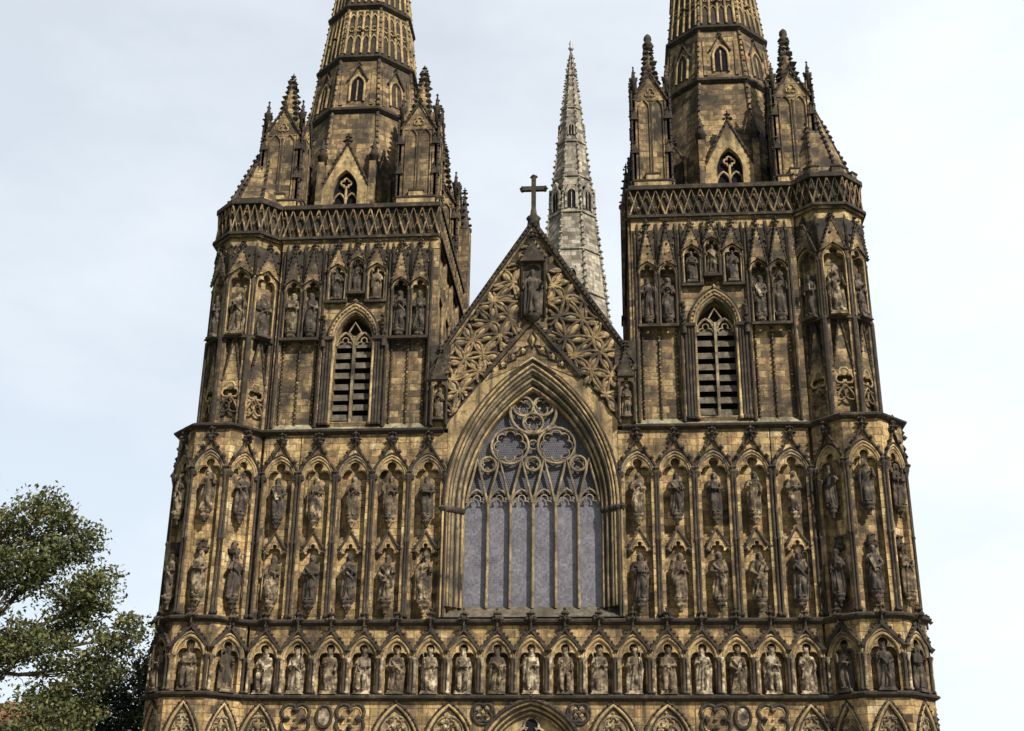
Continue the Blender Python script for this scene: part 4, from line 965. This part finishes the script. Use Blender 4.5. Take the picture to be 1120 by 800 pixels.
# ------------------------------------------------------------------ ground, trees, house
def ground(name,x0,x1,y0,y1,z,m,n=1):
    me=bpy.data.meshes.new(name); me.from_pydata([(x0,y0,z),(x1,y0,z),(x1,y1,z),(x0,y1,z)],[],[(0,1,2,3)]); me.materials.append(m); o=bpy.data.objects.new(name,me); COL.objects.link(o); return struct(o)
M['grass']=plain('lawn',(.05,.075,.02),.9,.4,.8); M['paving']=plain('paving_stone',(.25,.22,.18),.85,.25,2)
ground('ground',-900,900,-700,1200,0,M['grass']); ground('paved_path',-40,40,-34,-1.2,.004,M['paving'])
def tree(name,base,height,blobs,nleaf,lsize,lm,label,seed,group=None):
    blobs=[(x,z*height/16.0*(1 if height>16.5 else 16/height),y,r*.9) for x,z,y,r in blobs]
    rnd=random.Random(seed); npr=np.random.default_rng(seed)
    root=empty(name,base); tag(root,label,'tree',group)
    q=MB(); 
    def limb(a,b,r0,r1,wob=.5):
        a=np.array(a,float); b=np.array(b,float); P=[a+(b-a)*t/5+np.array([rnd.uniform(-1,1) for _ in range(3)])*wob*(0 if t in (0,5) else 1)*.35 for t in range(6)]
        q.tube(P,r0,'bark',7,r1=r1); return P
    T=limb((0,0,0),(0.3,height*.62,0),.42*height/16,.16*height/16,.8)
    for (bx,bz,by,r) in blobs:
        st=T[rnd.choice((2,3,4))]; P=limb(st,(bx,bz,by),.13*height/16,.03)
        for _ in range(5):
            p=P[rnd.choice((3,4,5))]; e=np.array([bx,bz,by])+npr.normal(size=3)*r*.36; Q=limb(p,e,.045,.012,.4)
            for _ in range(3): limb(Q[rnd.choice((3,4,5))],Q[5]+npr.normal(size=3)*r*.2,.02,.006,.2)
    q.build('trunk',root)
    # leaves: clusters of small faces gathered in sprays inside each mass
    tot=sum(b[3]**2 for b in blobs); V=[];
    for (bx,bz,by,r) in blobs:
        nl=int(nleaf*r*r/tot); ns=max(6,int(nl/34))
        d=npr.normal(size=(ns,3)); d/=np.linalg.norm(d,axis=1)[:,None]
        cen=d*(npr.random((ns,1))**.42)*np.array([r*1.08,r*.8,r*1.0])
        sp=cen[npr.integers(0,ns,nl)]+npr.normal(size=(nl,3))*np.array([.36,.22,.36])*(.55+r*.12)
        V.append(sp+np.array([bx,bz,by]))
    C=np.concatenate(V); n=len(C); C=np.stack([C[:,0],-C[:,2],C[:,1]],1)   # (x, up, w) -> world
    nr=npr.normal(size=(n,3))+np.array([0,0,.6]); nr/=np.linalg.norm(nr,axis=1)[:,None]
    t=np.cross(nr,npr.normal(size=(n,3))); t/=np.linalg.norm(t,axis=1)[:,None]; b=np.cross(nr,t)
    s=lsize*npr.uniform(.55,1.25,(n,1))
    q4=np.stack([C-t*s,C-b*s*.55+nr*s*.12,C+t*s,C+b*s*.55+nr*s*.12],1).reshape(-1,3)
    me=bpy.data.meshes.new('crown'); me.vertices.add(4*n); me.vertices.foreach_set('co',q4.ravel())
    me.loops.add(4*n); me.loops.foreach_set('vertex_index',np.arange(4*n)); me.polygons.add(n); me.polygons.foreach_set('loop_start',np.arange(0,4*n,4)); me.polygons.foreach_set('loop_total',np.full(n,4))
    me.materials.append(M[lm]); me.update(); me.validate(); o=bpy.data.objects.new('crown',me); COL.objects.link(o); o.parent=root
    return root
# blobs: x, height, towards camera, radius (from the trunk foot)
tree('broadleaf_tree',(-23.0,-4,0),17.01,[(4.5,13.7,.3,1.2),(5.7,12.7,0,1.3),(7.0,11.0,.2,1.15),(8.1,9.3,0,1.1),(2.6,13.0,-.4,1.5),(4.5,11.6,.6,1.5),(6.2,10.3,-.3,1.2),(2.2,11.4,.8,1.9),(-.8,11.2,.5,2.1),(5.0,9.0,.4,1.7),(7.4,8.2,.0,1.2),(2.4,8.6,1,2.2),(-1.0,8.2,.6,2.4),(6.0,6.6,.3,1.8),(3.0,5.6,.6,2.3),(-2.5,6,0,2.6),(-4,9.5,-.5,2.5),(.2,12.2,-.8,1.8)],64000,.1,'leaf','tall loose-leaved olive green tree beside the cathedral, taller than its darker neighbour',3)
tree('broadleaf_tree',(-20.5,14,0),13,[(1,11.3,0,1.6),(2.8,10.4,0,1.5),(4.0,9.0,.3,1.5),(-.8,10.2,.2,2.0),(1.4,8.6,.5,2.2),(4.2,7.2,.2,1.7),(-2.0,8.0,0,2.4),(1.5,6,.4,2.4),(-4,9.0,0,2.2),(-5.5,7,0,2.4)],40000,.115,'leaf2','darker lower tree standing behind the olive one, against the corner turret',5)
tree('broadleaf_tree',(31,20,0),9.5,[(0,8.6,0,.8),(-.9,7.6,0,1.0),(1.1,7.4,0,1.1),(0,6.2,.2,1.6),(-1.6,5.4,0,1.5),(1.7,5.3,0,1.5)],9000,.13,'leaf','small distant tree whose tip shows low in the open sky',8)
# brick house glimpsed through the tree
h=empty('brick_house',(-33,26,0)); tag(h,'orange brick house with a tiled roof glimpsed through the tree crown','house')
q=MB(FR((0,0,0))); q.box(-4.5,4.5,0,8.2,-8,0,'brick'); q.build('wall',h)
q=MB(); q.prism([(-4.9,8.2),(4.9,8.2),(0,11.4)],-8.3,.3,'tile'); r=q.build('roof',h)
q=MB(); q.box(1.4,2.4,9.4,12.6,-3,-2,'brick'); q.box(1.3,2.5,12.6,12.8,-3.1,-1.9,'tile'); q.build('chimney',r)
for x in (-2.4,2.4):
    for z in (1.2,4.8):
        q=MB(); q.box(x-.6,x+.6,z,z+1.7,-.02,.05,'white'); wf=q.build('window',h)
        q=MB(); q.box(x-.5,x+.5,z+.1,z+1.6,.02,.06,'glass'); q.build('pane',wf)
q=MB(); q.box(-.5,.5,0,2.1,-.02,.06,'white'); q.build('door',h)

# ------------------------------------------------------------------ sky, sun, camera
EL,AZ=math.radians(40),math.radians(41)     # sun height; angle from the front's normal towards the open-sky side
SD=Vector((math.sin(AZ)*math.cos(EL),-math.cos(AZ)*math.cos(EL),math.sin(EL)))
w=bpy.data.worlds.new('World'); sc.world=w; w.use_nodes=True; nt=w.node_tree; bg=nt.nodes['Background']
sk=N(nt,'ShaderNodeTexSky',sky_type='NISHITA'); sk.sun_disc=False; sk.sun_elevation=EL; sk.sun_rotation=math.atan2(SD.x,SD.y); sk.dust_density=2.0; sk.air_density=1.0; sk.ozone_density=1.0
tc=N(nt,'ShaderNodeTexCoord')
mp=N(nt,'ShaderNodeMapping'); mp.inputs['Scale'].default_value=(1,1,2.2); nt.links.new(tc.outputs['Generated'],mp.inputs['Vector'])
cl=noise(nt,mp.outputs[0],2.6,7,.55)
sx=N(nt,'ShaderNodeSeparateXYZ'); nt.links.new(tc.outputs['Generated'],sx.inputs[0])
# thin high cloud, thicker towards the sun's side
bias=N(nt,'ShaderNodeMath',operation='MULTIPLY_ADD'); nt.links.new(sx.outputs[0],bias.inputs[0]); bias.inputs[1].default_value=.3
cs_=N(nt,'ShaderNodeMath',operation='MULTIPLY_ADD'); nt.links.new(cl,cs_.inputs[0]); cs_.inputs[1].default_value=.6; cs_.inputs[2].default_value=.2; nt.links.new(cs_.outputs[0],bias.inputs[2])
rp=ramp(nt,[(.36,.63),(.62,.97)]); nt.links.new(bias.outputs[0],rp.inputs[0])
CL=(7.6,8.1,8.5)
col=mixc(nt,rp.outputs[0],sk.outputs[0],CL); nt.links.new(col,bg.inputs['Color']); bg.inputs['Strength'].default_value=.06
sl=bpy.data.lights.new('sun','SUN'); sl.energy=5; sl.angle=math.radians(.6); sl.color=(1,.92,.8); so=bpy.data.objects.new('sun',sl); COL.objects.link(so)
so.rotation_euler=(-SD).to_track_quat('-Z','Y').to_euler()
cd=bpy.data.cameras.new('camera'); cam=bpy.data.objects.new('camera',cd); COL.objects.link(cam); sc.camera=cam
yaw,pit,rol,f=.0833411505,math.radians(22),-.0117322382,1395.6475
f0=Vector((-math.sin(yaw),math.cos(yaw),0)); r0=Vector((math.cos(yaw),math.sin(yaw),0)); u0=Vector((0,0,1))
fw=f0*math.cos(pit)+u0*math.sin(pit); up_=-f0*math.sin(pit)+u0*math.cos(pit); rr=r0*math.cos(rol)-up_*math.sin(rol); uu=up_*math.cos(rol)+r0*math.sin(rol)
mw=Matrix((rr,uu,-fw)).transposed().to_4x4(); mw.translation=Vector((3.29979,-50,1.7)); cam.matrix_world=mw
cd.sensor_width=36; cd.lens=f/1120*36; cd.clip_start=.5; cd.clip_end=3000
sc.view_settings.view_transform='Standard'; sc.view_settings.look='None'; sc.view_settings.exposure=1.15; sc.view_settings.gamma=1; sc.view_settings.use_curve_mapping=False
sc.cycles.max_bounces=6; sc.cycles.use_denoising=True
